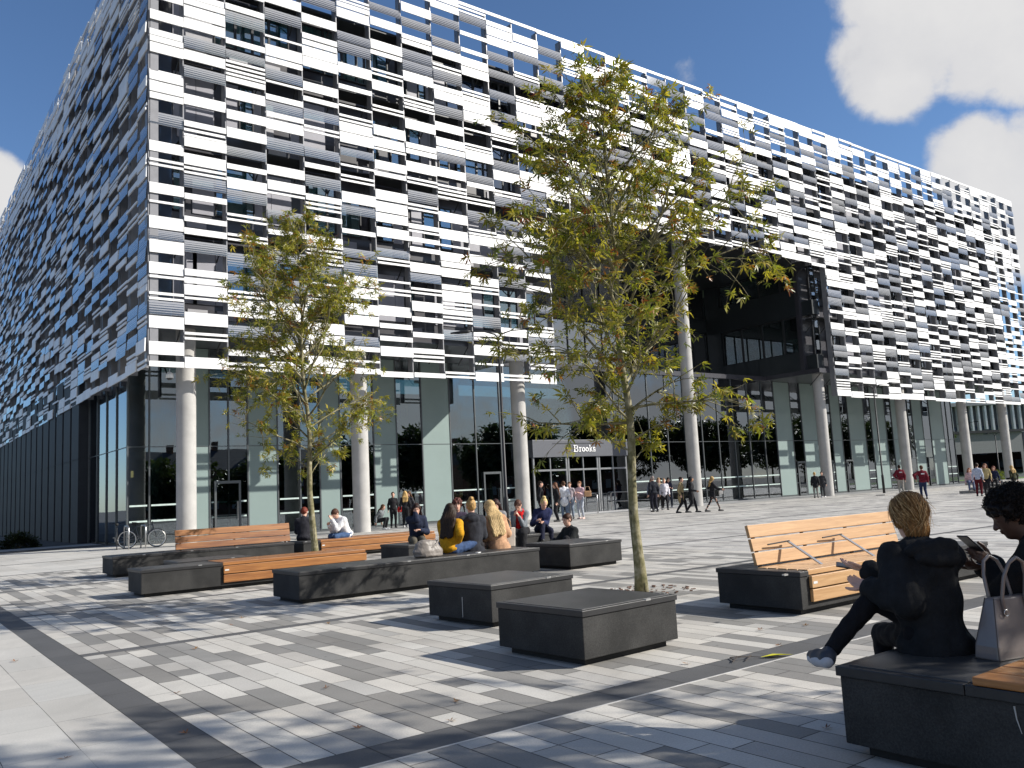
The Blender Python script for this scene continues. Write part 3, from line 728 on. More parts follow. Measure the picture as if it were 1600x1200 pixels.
for j, (fc, u0, u1, z0, z1) in enumerate(wins):
    mb = MB() if j < 95 else rest
    y = 33.95
    mb.box(u0, u0+.05, y-.05, y+.045, z0, z1); mb.box(u1-.05, u1, y-.05, y+.045, z0, z1); mb.box(u0+.05, u1-.05, y-.05, y+.045, z0, z0+.05); mb.box(u0+.05, u1-.05, y-.05, y+.045, z1-.05, z1)
    zb = z0+.05 if rw.random() < .4 else z1-.05-(z1-z0)*rw.choice((.05, .35, .6))
    if zb > z0+.06: mb.box(u0+.05, u1-.05, y+.025, y+.044, z0+.05, zb, 3)
    mb.box(u0+.05, u1-.05, y+.025, y+.044, max(zb, z0+.05)+.001, z1-.05, 2)
    mb.box(u0+.05, u1-.05, y-.006, y+.006, z0+.05, z1-.05, 1)
    if j < 95: bp_(mb, 'window', [M_frame, M_panewin, M_litroom, M_slate])
bp_(rest, 'window', [M_frame, M_panewin, M_litroom, M_slate], kind='stuff')
# maintenance walkways with brackets
for fl in range(5):
    z = 8.45+3.72*fl-(.05 if fl else 0); mb = MB()
    if fl == 4: z = 22.9
    segs = [(9.4, XR0-.05), (51.4, 82)] if fl < 2 else [(9.4, 82)]
    for a, b in segs:
        mb = MB()
        if fl: mb.box(a, b, 32.98, 33.9, z, z+.05)
        x = a
        while x < b:
            mb.tube([(x, 33.97, z-.9), (x, 32.95, z-.05)], .03, 5); x += 1.65
        bp_(mb, 'maintenance_walkway', M_frame)
# columns
for x, zt in ((9.75, 8.3), (17.11, 8.3), (25.91, 8.3), (38.63, 16.0), (51.93, 8.3), (62.35, 8.3), (71.94, 8.3), (79.25, 8.3)):
    mb = MB(); mb.tube([(x, 33.7, 0), (x, 33.7, zt)], .365, 40)
    bp_(mb, 'column', M_conc, smooth=True)
    o = bld.children[-1]
for o in bld.children:
    if o.name.startswith('column'):
        md = o.modifiers.new('e', 'EDGE_SPLIT')
# glazed ground floor
GY = 37.5
pale = [(10.98, 11.82), (13.51, 14.88), (16.93, 17.98), (19.78, 21.06), (22.54, 24.25), (52.03, 53.93), (55.19, 57.05), (58.97, 60.26), (61.32, 63.59), (64.62, 66.73), (67.72, 69.74), (71.09, 72.69), (74.0, 76.25)]
ed = sorted(set([8.5, 78.0, 28.9, 36.1]+[a for p in pale for a in p]+[9.35+1.65*k for k in range(42) if not any(p[0]-.5 < 9.35+1.65*k < p[1]+.5 for p in pale) and not 28.5 < 9.35+1.65*k < 36.6]))
ed = [e for i, e in enumerate(ed) if i == 0 or e-ed[i-1] > .3 or any(e in p for p in pale)]
mul = MB(); gl = MB(); M_mark = mat('frosted_strip', (.45, .55, .52), .6)
for a, b in zip(ed, ed[1:]):
    if (a, b) in pale or any(abs(a-p[0]) < .01 for p in pale):
        for z0, z1 in ((.12, 4.0), (4.03, 8.28)): bp_(MB().box(a+.02, b-.02, GY-.03, GY+.03, z0, z1), 'pale_wall_panel', M_pale)
    elif a == 28.9: bp_(MB().box(a, b, GY-.01, GY+.01, 4.17, 8.29), 'glazing', M_glass)
    else:
        bp_(MB().box(a+.03, b-.03, GY-.01, GY+.01, .1, 8.29), 'glazing', M_glass)
        for z in (.92, 1.56): bp_(MB().box(a+.08, b-.08, GY-.018, GY-.0105, z, z+.07), 'glass_marking', M_mark)
for e in ed: mul.box(e-.03, e+.03, GY-.06, GY+.08, 0, 8.295)
for a, b in zip(ed, ed[1:]): mul.box(a+.031, b-.031, GY-.045, GY+.05, 4.0 if a != 28.9 else 4.13, 4.03 if a != 28.9 else 4.16); mul.box(a+.031, b-.031, GY-.045, GY+.05, 0, .1) if a != 28.9 else None
y = GY+.1; lys = [GY, 39.3, 41.2, 43.1, 45.0]
for a, b in zip(lys, lys[1:]): bp_(MB().box(8.49, 8.51, a+.04, b-.03, .1, 8.29), 'glazing', M_glass); mul.box(8.44, 8.56, b-.03, b+.03, 0, 8.295); mul.box(8.46, 8.54, a+.09, b-.031, 4.0, 4.03)
bp_(mul, 'mullion', M_mull)
w = MB(); w.box(78.0, 78.02, GY+.1, 60, .1, 8.28); bp_(w, 'end_glazing', M_glass)
# interior seen through the glass
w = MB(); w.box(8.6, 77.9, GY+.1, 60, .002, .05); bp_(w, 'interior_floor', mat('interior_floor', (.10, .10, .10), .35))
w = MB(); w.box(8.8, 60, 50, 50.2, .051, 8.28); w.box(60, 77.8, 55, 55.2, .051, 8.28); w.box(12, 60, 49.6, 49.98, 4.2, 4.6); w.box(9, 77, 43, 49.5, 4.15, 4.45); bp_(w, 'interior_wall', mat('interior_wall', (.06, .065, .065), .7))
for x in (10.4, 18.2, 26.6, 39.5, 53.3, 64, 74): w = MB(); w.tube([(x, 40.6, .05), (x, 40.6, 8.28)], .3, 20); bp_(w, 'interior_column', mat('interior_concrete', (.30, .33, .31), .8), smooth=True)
M_ochre = mat('ochre_board', (.50, .34, .08), .6)
w = MB()
for i, (x, z0, z1) in enumerate(((18.6, .06, 3.2), (19.2, 1.6, 4.1), (21.8, .06, 2.4), (22.5, 2.6, 3.6), (23.1, 1.2, 4.0), (24.0, 4.6, 6.6), (22.4, 4.6, 6.0), (50.4, .4, .9))):
    w.box(x, x+.42, 42.0+i*.01, 42.1, z0, z1)
bp_(w, 'ochre_screen', M_ochre)
w = MB()
for x in range(10, 76, 2):
    if rs.random() < .6:
        x_ = x+rs.random(); yy = rs.uniform(39, 42.3)
        if 50 < x_ < 52: continue
        w.box(x_, x_+.9, yy, yy+.7, .70, .74); w.box(x_+.4, x_+.5, yy+.3, yy+.4, .05, .70)
        for k in (-.5, 1.0): w.box(x_+k, x_+k+.4, yy+.1, yy+.5, .42, .46); w.box(x_+k+(0 if k < 0 else .36), x_+k+(.04 if k < 0 else .4), yy+.1, yy+.5, .461, .85); w.box(x_+k+.18, x_+k+.22, yy+.28, yy+.32, .05, .42)
bp_(w, 'cafe_furniture', mat('furniture', (.22, .24, .2), .5))
for x, z in ((10.2, 3.0), (12.6, 3.05), (26.9, 2.9)):
    w = MB(); w.box(x, x+.10, 44.2, 44.3, z, z+.32); lm_, nt_, bb_ = newmat('wall_lamp_glow'); bb_.inputs['Emission Color'].default_value = (1, .62, .25, 1); bb_.inputs['Emission Strength'].default_value = .9; bp_(w, 'wall_lamp', lm_)
# dark pilasters of the shaded side wall
y = 45.05
pl_ = MB(); pw = MB()
pw.box(8.56, 8.8, 45.04, 98, 0, 8.29)
bp_(pw, 'side_glazing', M_dglass)
while y < 96:
    w = MB(); w.box(8.02, 8.5, y, y+1.75, 0, 8.28); w.box(8.0, 8.018, y+.03, y+1.72, 3.98, 4.01); bp_(w, 'pilaster', M_slate, bevel=.01); y += 2.15
# ground-floor sheeting below the screen, door in the front glazing
def door(x0, x1, name='door'):
    w = MB(); w.box(x0, x0+.09, GY-.12, GY-.065, .02, 2.5); w.box(x1-.09, x1, GY-.12, GY-.065, .02, 2.5); w.box(x0+.09, x1-.09, GY-.12, GY-.065, 2.38, 2.5); w.box(x0+.09, x1-.09, GY-.12, GY-.065, .02, .16)
    w.box(x0+.09, x1-.09, GY-.1, GY-.085, .161, 2.379, 1)
    d = bp_(w, name, [M_mull, M_glass]); h = MB(); h.tube([(x1-.16, GY-.17, .8), (x1-.16, GY-.17, 1.6)], .018, 8); ho = h.build('handle', mat('brushed_steel', (.5, .5, .5), .3, .9), d)
    return d
for x0 in (12.0, 26.2): door(x0, x0+1.15)
for x0 in (54.1, 57.6, 60.4, 70.0, 72.9): door(x0, x0+.95)
# entrance: grey fascia with lettering, doors, rails, mat
w = MB(); w.box(28.9, 36.1, 36.5, 37.42, 3.17, 4.12); bp_(w, 'entrance_fascia', mat('fascia_metal', (.10, .105, .12), .45, .2, .08), bevel=.01)
w = MB(); w.box(30.3, 34.2, 36.478, 36.497, 3.905, 3.93); bp_(w, 'fascia_seam', M_frame)
for x0, x1 in ((28.95, 31.4), (31.45, 33.75), (33.8, 36.05)):
    mid = (x0+x1)/2
    w = MB(); w.box(x0, x0+.1, 36.6, 36.7, 0, 3.16); w.box(x1-.1, x1, 36.6, 36.7, 0, 3.16); w.box(mid-.03, mid+.03, 36.6, 36.7, 0, 3.16); w.box(x0+.1, mid-.03, 36.6, 36.7, 2.4, 2.5); w.box(mid+.03, x1-.1, 36.6, 36.7, 2.4, 2.5); w.box(x0+.1, x1-.1, 36.64, 36.66, .03, 3.15, 1)
    bp_(w, 'entrance_door', [mat('door_metal', (.26, .27, .28), .35, .6), M_glass])
M_steel = mat('brushed_steel', (.5, .5, .5), .3, .9)
for x in (31.9, 34.3, 36.0):
    w = MB(); w.tube([(x, 36.3, 0), (x, 36.3, .98), (x, 36.15, 1.06), (x, 35.0, 1.06), (x, 34.85, .98), (x, 34.85, 0)], .028, 8); w.tube([(x, 36.3, .55), (x, 34.85, .55)], .02, 8); bp_(w, 'handrail', M_steel, smooth=True)
w = MB(); w.box(29.5, 35.8, 34.9, 36.5, .004, .02); bp_(w, 'entrance_mat', mat('entrance_stone', (.42, .42, .42), .7))
# lettering, slab serif strokes
LT = MB(); lx = 31.82; bz = 3.44
def strokes(ss):
    for (x0, z0, x1, z1) in ss: LT.box(lx+x0, lx+x1, 36.462, 36.498, bz+z0, bz+z1)
def ring(cx, cz, rx, rz, t=.055):
    for k in range(14):
        a0, a1 = 2*math.pi*k/14, 2*math.pi*(k+1)/14
        P0 = [(lx+cx+(rx-d)*math.cos(a), bz+cz+(rz-d*.8)*math.sin(a)) for a in (a0, a1) for d in (0, t)]
        n = len(LT.v)
        for yy in (36.462, 36.498): LT.v += [(P0[0][0], yy, P0[0][1]), (P0[1][0], yy, P0[1][1]), (P0[3][0], yy, P0[3][1]), (P0[2][0], yy, P0[2][1])]
        LT.f += [(n, n+1, n+2, n+3), (n+7, n+6, n+5, n+4), (n, n+4, n+5, n+1), (n+2, n+6, n+7, n+3)]; LT.m += [0]*4
strokes([(.0, 0, .16, .04), (.0, .34, .16, .38), (.05, .041, .11, .339), (.17, .345, .26, .38), (.17, .18, .28, .215), (.17, 0, .30, .035), (.26, .216, .32, .344), (.28, .036, .34, .179)]); lx += .40
strokes([(0, 0, .14, .035), (0, .22, .055, .255), (.056, .036, .11, .255), (.111, .21, .20, .255)]); lx += .235
ring(.12, .128, .12, .13); lx += .27; ring(.12, .128, .12, .13); lx += .27
strokes([(0, 0, .13, .035), (0, .345, .04, .38), (.041, .036, .095, .38), (.19, 0, .27, .035)])
for a, b in (((.095, .12), (.22, .245)), ((.12, .145), (.225, .02))):
    n = len(LT.v); t = .028
    for yy in (36.462, 36.498): LT.v += [(lx+a[0], yy, bz+a[1]-t), (lx+b[0], yy, bz+b[1]-t), (lx+b[0], yy, bz+b[1]+t), (lx+a[0], yy, bz+a[1]+t)]
    LT.f += [(n, n+1, n+2, n+3), (n+7, n+6, n+5, n+4), (n, n+4, n+5, n+1), (n+2, n+6, n+7, n+3)]; LT.m += [0]*4
lx += .30
strokes([(.0, .215, .17, .255), (.0, .14, .05, .214), (.0, .11, .17, .145), (.125, .036, .17, .109), (0, 0, .17, .035), (.13, .18, .165, .214), (0, .036, .035, .07)])
bp_(LT, 'lettering', mat('white_letters', (.85, .85, .85), .5), lab='white slab-serif word Brooks above the entrance')
# ------------------------------------------------------------------ dome camera under the screen corner
sc_ = empty('security_camera', (8.95, 33.0, 6.28), label='small white dome camera hanging below the building corner', cat='camera')
mb = MB(); mb.tube([(0, 0, .36), (0, 0, .24), (0, 0, .22), (0, 0, .15), (0, 0, 0)], [.02, .02, .07, .125, .14], 16); mb.build('housing', mat('white_plastic', (.75, .75, .73), .4), sc_, smooth=True)
mb = MB(); mb.tube([(0, 0, -.002), (0, 0, -.05), (0, 0, -.08)], [.12, .09, .02], 16); mb.build('dome', mat('smoked_dome', (.05, .05, .05), .1), sc_, smooth=True)
# ------------------------------------------------------------------ benches
def bench_mat():
    m, nt, b = newmat('charcoal_cast_stone'); co = objco(nt)
    n = N(nt, 'ShaderNodeTexNoise', i_Scale=105, i_Detail=4, i_Roughness=.85); L(nt, co, n.inputs['Vector'])
    n2 = N(nt, 'ShaderNodeTexNoise', i_Scale=3, i_Detail=6); L(nt, co, n2.inputs['Vector'])
    k = math_(nt, 'MULTIPLY_ADD', n2.outputs[0], .5, math_(nt, 'MULTIPLY', n.outputs[0], .7))
    L(nt, ramp(nt, k, [(.32, (.009, .009, .009)), (.55, (.020, .020, .0195)), (.80, (.054, .053, .051))]), b.inputs['Base Color'])
    b.inputs['Roughness'].default_value = .7; b.inputs['Specular IOR Level'].default_value = .25
    bp = N(nt, 'ShaderNodeBump', i_Strength=.25, i_Distance=.003); L(nt, n.outputs[0], bp.inputs['Height']); L(nt, bp.outputs[0], b.inputs['Normal']); return m
M_bench = bench_mat()
M_lid = mat('dark_lid', (.038, .038, .038), .42, 0, .6, 1.7, .12, 200, detail=8)
M_rim = mat('black_lid_rim', (.016, .016, .017), .45, 0, .3, 6, .1, 80)
M_plinth = mat('black_plinth', (.012, .012, .012), .8)
M_wood = wood('oiled_hardwood', (.19, .065, .016), (.44, .19, .052))
M_woodb = wood('pale_oiled_hardwood', (.44, .24, .095), (.62, .38, .18))
M_woody = wood('oiled_hardwood_lengthways', (.30, .12, .03), (.55, .26, .08), 1)
M_clip = mat('steel_clip', (.45, .45, .44), .4, .8)
M_tag = mat('white_tag', (.6, .6, .58), .5)
M_streak = mat('lime_streak', (.45, .45, .43), .9)
def bench(name, label, x0, x1, y0, y1, wood_seat=None, back=None, group='charcoal block benches on the plaza', cat='bench', z0=.0, H=.45, skew=0, mw=None, wdrop=.30, arms=(), streak=None, ribs=None):
    cx, cy = (x0+x1)/2, (y0+y1)/2
    r = empty(name, (cx, cy, 0), R(skew), label=label, cat=cat, group=group)
    hx, hy = (x1-x0)/2, (y1-y0)/2; mw = mw or M_wood
    m = MB(); m.box(-hx+.012, hx-.012, -hy+.012, hy-.012, .06, H-.052); m.build('body', M_bench, r, bevel=.006)
    m = MB(); m.box(-hx+.09, hx-.09, -hy+.09, hy-.09, -.005, .06); m.build('plinth', M_plinth, r)
    # lid in slabs with seams and small clips
    L_ = x1-x0; k = max(1, round(L_/1.2)); m = MB(); cl = MB()
    ws = None
    if wood_seat: ws = (wood_seat[0]-cx, wood_seat[1]-cx)
    rim = .055
    def rimtop(a, b, c, d): MB().box(a, b, c, d, H-.02, H+.004).build('top_slab', M_lid, r, bevel=.002)
    def lid(a, b):
        n = max(1, round((b-a)/1.15))
        for i in range(n):
            p, q = a+(b-a)*i/n, a+(b-a)*(i+1)/n
            m.box(p+.002, q-.002, -hy, hy, H-.05, H)
            rimtop(p+(.05 if i == 0 else .004), q-(.05 if i == n-1 else .004), -hy+.05, hy-.05)
            MB().box(q-.42, q-.36, -hy-.002, -hy+.03, H-.010, H+.006).build('lid_clip', M_clip, r) if i < n-1 or n == 1 else None
        
    if ws is None: lid(-hx, hx)
    else:
        if ws[0] > -hx+.02: lid(-hx, ws[0]-.004)
        if ws[1] < hx-.02: lid(ws[1]+.004, hx)
        if wood_seat[3] < hy*2-.05: m.box(ws[0]-.002, ws[1]+.002, -hy+wood_seat[3], hy, H-.05, H)
    m.build('lid', M_rim, r, bevel=.004)
    if cl.v: cl.build('lid_clip', M_clip, r)
    if ws is not None:
        d = wood_seat[3]; n = max(3, round(d/.14)); 
        for i in range(n):
            q = MB(); a, b = -hy+.012+(d-.012)*i/n, -hy+.012+(d-.012)*(i+1)/n
            q.box(ws[0], ws[1], a+.004, b-.006, H-.045, H+.012); q.build('seat_slat', mw, r, bevel=.006)
        for i in range(2):
            q = MB(); zt = H-.052-i*(wdrop/2); q.box(ws[0], ws[1], -hy-.03, -hy+.01, zt-wdrop/2+.014, zt); q.build('front_slat', mw, r, bevel=.006)
        t = MB(); t.box(ws[0]+.02, ws[0]+.09, -hy-.033, -hy-.0305, H-.135, H-.11); t.build('tag', M_tag, r)
    if back:
        bx0, bx1, by, n, tilt = back; bx0 -= cx; bx1 -= cx; by -= cy
        for i in range(n):
            zc = H+.10+i*.155; Mr = Matrix.Rotation(R(-tilt), 3, 'X')
            q = MB(); off = Mr @ Vector((0, 0, zc-H)); q.obox((( bx0+bx1)/2, by+off.y, H+off.z), (bx1-bx0)/2, .02, .07, Mr); q.build('back_slat', mw, r, bevel=.005)
        q = MB(); nb = max(2, round((bx1-bx0)/1.2)+1)
        for i in range(nb):
            xx = bx0+.12+(bx1-bx0-.24)*i/(nb-1); Mr = Matrix.Rotation(R(-tilt), 3, 'X'); off = Mr @ Vector((0, .035, .20)); q.obox((xx, by+off.y, H+off.z-.01), .02, .012, .24, Mr)
        q.build('back_bracket', M_frame, r)
    for ax_ in arms:
        q = MB(); a = ax_-cx; yb = (back[2]-cy)
        q.tube([(a, yb-.42, H+.015), (a-.02, yb-.02, H+.26)], .002, 4)
        Mr = Matrix.Rotation(math.atan2(.25, .42), 3, 'X'); q = MB(); q.obox((a, yb-.24, H+.135), .022, .25, .006, Mr)
        q.build('armrest', M_clip, r)
        q = MB(); Mr = Matrix.Rotation(math.atan2(.10, .20), 3, 'X'); q.tube([(a+.004, yb-.05, H+.262), (a-.36, yb-.02, H+.245)], .009, 6); q.build('armrest_rod', M_frame, r)
    if streak:
        q = MB(); q.box(-hx-.001+.0105, -hx+.0125, streak[0]-cy, streak[0]-cy+.008, streak[1], streak[2]); q.build('stain', M_streak, r)
    return r
bench('block_bench', 'large square charcoal block seat, nearest of the blocks in the middle of the plaza', 4.64, 5.84, 5.40, 6.52, skew=3, cat='block seat')
bench('block_bench', 'square charcoal block seat just behind and left of the nearest block', 5.33, 6.58, 7.68, 8.86, skew=4, streak=(8.2, .08, .30), cat='block seat')
bench('block_bench', 'small charcoal block seat with the dark-jacketed seated man behind it', 9.95, 11.28, 11.72, 12.95, skew=2, cat='block seat')
bench('block_bench', 'long low charcoal bench carrying the mustard, dark and tan coated sitters', 4.93, 9.32, 11.72, 12.72)
bench('slatted_bench', 'charcoal bench half wrapped in orange wood slats, in front of the left tree', 3.66, 7.78, 15.2, 16.1, wood_seat=(5.02, 7.78, 0, .86), wdrop=.30)
bench('slatted_bench', 'long charcoal bench with a tall three-board wooden back, farthest left', 4.33, 8.5, 20.4, 21.45, back=(5.75, 8.52, 20.72, 3, 10))
bench('slatted_bench', 'wood-wrapped bench behind the left tree, under the person in the white jacket', 8.68, 12.5, 20.3, 21.3, wood_seat=(9.15, 12.5, 0, .9))
bench('block_bench', 'low charcoal bench behind the group, its left end showing beside the grey bag', 8.78, 12.9, 15.3, 16.5)
bench('block_bench', 'low charcoal block peeping out between the two left benches', 4.75, 6.2, 17.0, 18.0, H=.42, cat='block seat')
bench('slatted_bench', 'sunlit bench with pale wooden seat and back and steel armrests, right of the nearest block', 7.82, 12.05, 5.50, 6.62, wood_seat=(7.98, 11.0, 0, .66), back=(7.98, 11.0, 6.17, 3, 12), mw=M_woodb, arms=(8.55, 9.62), wdrop=.28)
# near bench on the right: runs towards the viewer
r = empty('slatted_bench', (4.62, -.2, 0), label='shaded black bench in the right foreground, under the two women', cat='bench', group='charcoal block benches on the plaza')
m = MB(); m.box(-.50, .90, -2.9, 2.91, .06, .398); m.build('body', M_bench, r, bevel=.006)
m = MB(); m.box(-.42, .82, -2.8, 2.83, -.005, .06); m.build('plinth', M_plinth, r)
m = MB()
for a, b in ((2.26, 2.925), (1.62, 2.256)): m.box(-.515, .915, a, b, .4, .45)
m.build('lid', M_rim, r, bevel=.004)
for a, b in ((2.26, 2.875), (1.62, 2.252)): MB().box(-.465, .865, a, b, .43, .4545).build('top_slab', M_lid, r, bevel=.002)
m = MB(); m.box(-.515, .915, -2.91, 1.615, .4, .412); m.build('rail', M_lid, r)
for i in range(9):
    m = MB(); a = -.515+i*.155; m.box(a+.003, a+.149, -2.9, 2.22 if i > 0 else 2.22, .452, .49); m.build('seat_slat', M_woody, r, bevel=.006)
m = MB(); m.tube([(-.5025, 2.05, .385), (-.5035, 2.045, .33), (-.5035, 2.03, .27)], [.0045, .003, .0015], 5); m.build('stain', M_streak, r)
# ------------------------------------------------------------------ bicycles and rack
def bicycle(loc, rz, label, col, rim=(.55, .55, .55)):
    r = empty('bicycle', loc, rz, label=label, cat='bicycle', group='bicycles at the rack')
    fm = mat('bike_frame', col, .35, .3); bk = mat('black_rubber', (.015, .015, .015), .8); rm = mat('wheel_rim', rim, .3, .7)
    for x in (-.52, .52):
        w = MB(); n = 28; w.tube([(x+.335*math.cos(2*math.pi*k/n), 0, .345+.335*math.sin(2*math.pi*k/n)) for k in range(n+1)], .016, 6, cap=False); wh = w.build('wheel', bk, r, smooth=True)
        w = MB(); w.tube([(x+.31*math.cos(2*math.pi*k/n), 0, .345+.31*math.sin(2*math.pi*k/n)) for k in range(n+1)], .019, 6, cap=False)
        for k in range(12): a = math.pi*k/6; w.tube([(x, .02*(-1)**k, .345), (x+.31*math.cos(a), 0, .345+.31*math.sin(a))], .003, 3)
        w.tube([(x, -.04, .345), (x, .04, .345)], .02, 8); w.build('rim', rm, wh, smooth=True)
    w = MB(); P = dict(bb=(-.08, 0, .29), st=(-.22, 0, .80), ht=(.36, 0, .86), hb=(.40, 0, .72), ra=(-.52, 0, .345), fa=(.52, 0, .345))
    for a, b, q in (('bb', 'st', .017), ('st', 'ht', .016), ('bb', 'hb', .02), ('ht', 'hb', .022), ('ra', 'st', .010), ('ra', 'bb', .011), ('hb', 'fa', .013)): w.tube([P[a], P[b]], q, 8)
    w.build('frame', fm, r, smooth=True)
    w = MB(); w.tube([(-.22, 0, .80), (-.245, 0, .92)], .012, 8); w.tube([(-.36, 0, .93), (-.22, 0, .935), (-.08, 0, .925)], [.06, .04, .015], 8); w.build('saddle', bk, r, smooth=True)
    w = MB(); w.tube([(.36, 0, .86), (.345, 0, .95)], .013, 8); w.tube([(.36, -.27, .97), (.38, -.1, .96), (.345, 0, .95), (.38, .1, .96), (.36, .27, .97)], .012, 8); w.build('handlebar', bk, r, smooth=True)
    w = MB(); w.tube([(-.08, -.06, .29), (-.02, -.06, .14)], .012, 6); w.tube([(-.08, .06, .29), (-.14, .06, .44)], .012, 6); n = 14; w.tube([(-.08+.09*math.cos(2*math.pi*k/n), -.035, .29+.09*math.sin(2*math.pi*k/n)) for k in range(n+1)], .006, 4); w.box(-.06, .02, -.14, -.07, .125, .145); w.box(-.18, -.10, .07, .14, .43, .45)
    w.build('crank', M_clip, r)
bicycle((8.45, 34.9, 0), math.atan2(-.243, .97), 'white-wheeled bicycle parked side-on before the glass corner', (.08, .09, .10), (.7, .7, .68))
bicycle((7.62, 35.2, 0), R(78), 'dark bicycle seen end-on, left of the white-wheeled one', (.03, .03, .03), (.3, .3, .3))
for i, (x, y) in enumerate(((7.85, 34.7), (8.42, 34.6))):
    w = MB(); w.tube([(0, -.35, 0), (0, -.35, .78), (0, -.27, .85), (0, .27, .85), (0, .35, .78), (0, .35, 0)], .025, 8)
    o = w.build('bike_stand', M_steel, None, smooth=True); o.location = (x, y, 0); tag(o, ('steel hoop stand between the two bicycles', 'steel hoop stand behind the front wheel of the white-wheeled bicycle')[i], 'bike stand', 'steel bicycle stands')
# ------------------------------------------------------------------ street lamps
def lamp(loc, rz, label, H=7.4):
    r = empty('street_lamp', loc, rz, label=label, cat='street lamp', group='slender black street lamps')
    mk_ = mat('lamp_black', (.02, .02, .022), .5, .3)
    w = MB(); w.tube([(0, 0, 0), (0, 0, 1.2), (0, 0, 1.25), (0, 0, H)], [.085, .085, .06, .045], 12); w.build('pole', mk_, r, smooth=True)
    for s_ in (-1, 1):
        w = MB(); w.tube([(0, 0, H-.05), (s_*.12, 0, H+.10), (s_*.5, 0, H+.22), (s_*1.1, 0, H+.24)], [.03, .028, .022, .018], 8); a = w.build('arm', mk_, r, smooth=True)
        w = MB(); w.tube([(s_*1.0, 0, H+.25), (s_*1.15, 0, H+.245), (s_*1.75, 0, H+.21)], [.03, .075, .03], 10); w.build('lamp_head', mk_, a, smooth=True)
lamp((18.45, 25, 0), R(-35), 'slender black lamp post in front of the third concrete column', 7.1)
lamp((55.2, 31.6, 0), R(-35), 'black twin-armed lamp post against the white screen right of the recess', 7.2)
lamp((95, 44, 0), R(60), 'distant thin lamp post left of the farthest column, before the blue pavilion', 6.0)
lamp((93, 40.5, 0), R(60), 'distant short lamp post between the two farthest columns', 4.6)
# ------------------------------------------------------------------ stone steps far right
w = MB()
for i in range(4): w.box(49+i*1.2, 62, 21.7+i*.36, 23.6+i*.02, i*.15-.01, (i+1)*.15)
o = w.build('stone_steps', mat('step_stone', (.30, .29, .27), .85, 0, .2, 1.5, .2, 50), None, bevel=.01); tag(o, 'pale stone steps at the far right, behind the dark-haired woman', 'steps')
w = MB(); w.box(50, 100, 28.6, 29.2, -.01, .05); w.box(56, 100, 30.2, 31.0, -.01, .10)
o = w.build('stone_kerb', mat('step_stone', (.30, .29, .27), .85), None, bevel=.01); tag(o, 'long pale stone kerb running below the far right columns', 'kerb')
# ------------------------------------------------------------------ trees
def leafmat(name):
    m, nt, b = newmat(name); out = nt.nodes['Material Output']
    a = N(nt, 'ShaderNodeAttribute', attribute_name='tone'); L(nt, a.outputs['Color'], b.inputs['Base Color']); b.inputs['Roughness'].default_value = .42; b.inputs['Specular IOR Level'].default_value = .5
    t = N(nt, 'ShaderNodeBsdfTranslucent'); v = N(nt, 'ShaderNodeVectorMath', operation='MULTIPLY'); L(nt, a.outputs['Color'], v.inputs[0]); v.inputs[1].default_value = (1.3, 1.35, .6); L(nt, v.outputs[0], t.inputs[0])
    mx = N(nt, 'ShaderNodeMixShader', i_Fac=.38); L(nt, b.outputs[0], mx.inputs[1]); L(nt, t.outputs[0], mx.inputs[2]); L(nt, mx.outputs[0], out.inputs[0]); return m
M_leaf = leafmat('leaf')
def barkmat():
    m, nt, b = newmat('bark'); co = objco(nt, (1, 1, 1))
    n = N(nt, 'ShaderNodeTexNoise', i_Scale=7, i_Detail=6, i_Roughness=.65); L(nt, co, n.inputs['Vector'])
    n2 = N(nt, 'ShaderNodeTexNoise', i_Scale=1, i_Detail=4); mp = N(nt, 'ShaderNodeMapping'); mp.inputs['Scale'].default_value = (22, 22, 5); L(nt, co, mp.inputs[0]); L(nt, mp.outputs[0], n2.inputs['Vector'])
    c1 = ramp(nt, n.outputs[0], [(.36, (.10, .095, .035)), (.5, (.19, .17, .085)), (.66, (.34, .31, .21))])
    c2 = ramp(nt, n2.outputs[0], [(.33, (.06, .05, .035)), (.42, (1, 1, 1))])
    mx = N(nt, 'ShaderNodeMix', data_type='RGBA', blend_type='MULTIPLY'); mx.inputs['Factor'].default_value = .85; L(nt, c1, mx.inputs['A']); L(nt, c2, mx.inputs['B']); L(nt, mx.outputs['Result'], b.inputs['Base Color'])
    b.inputs['Roughness'].default_value = .85
    bp = N(nt, 'ShaderNodeBump', i_Strength=.5, i_Distance=.01); L(nt, n2.outputs[0], bp.inputs['Height']); L(nt, bp.outputs[0], b.inputs['Normal']); return m
M_bark = barkmat()
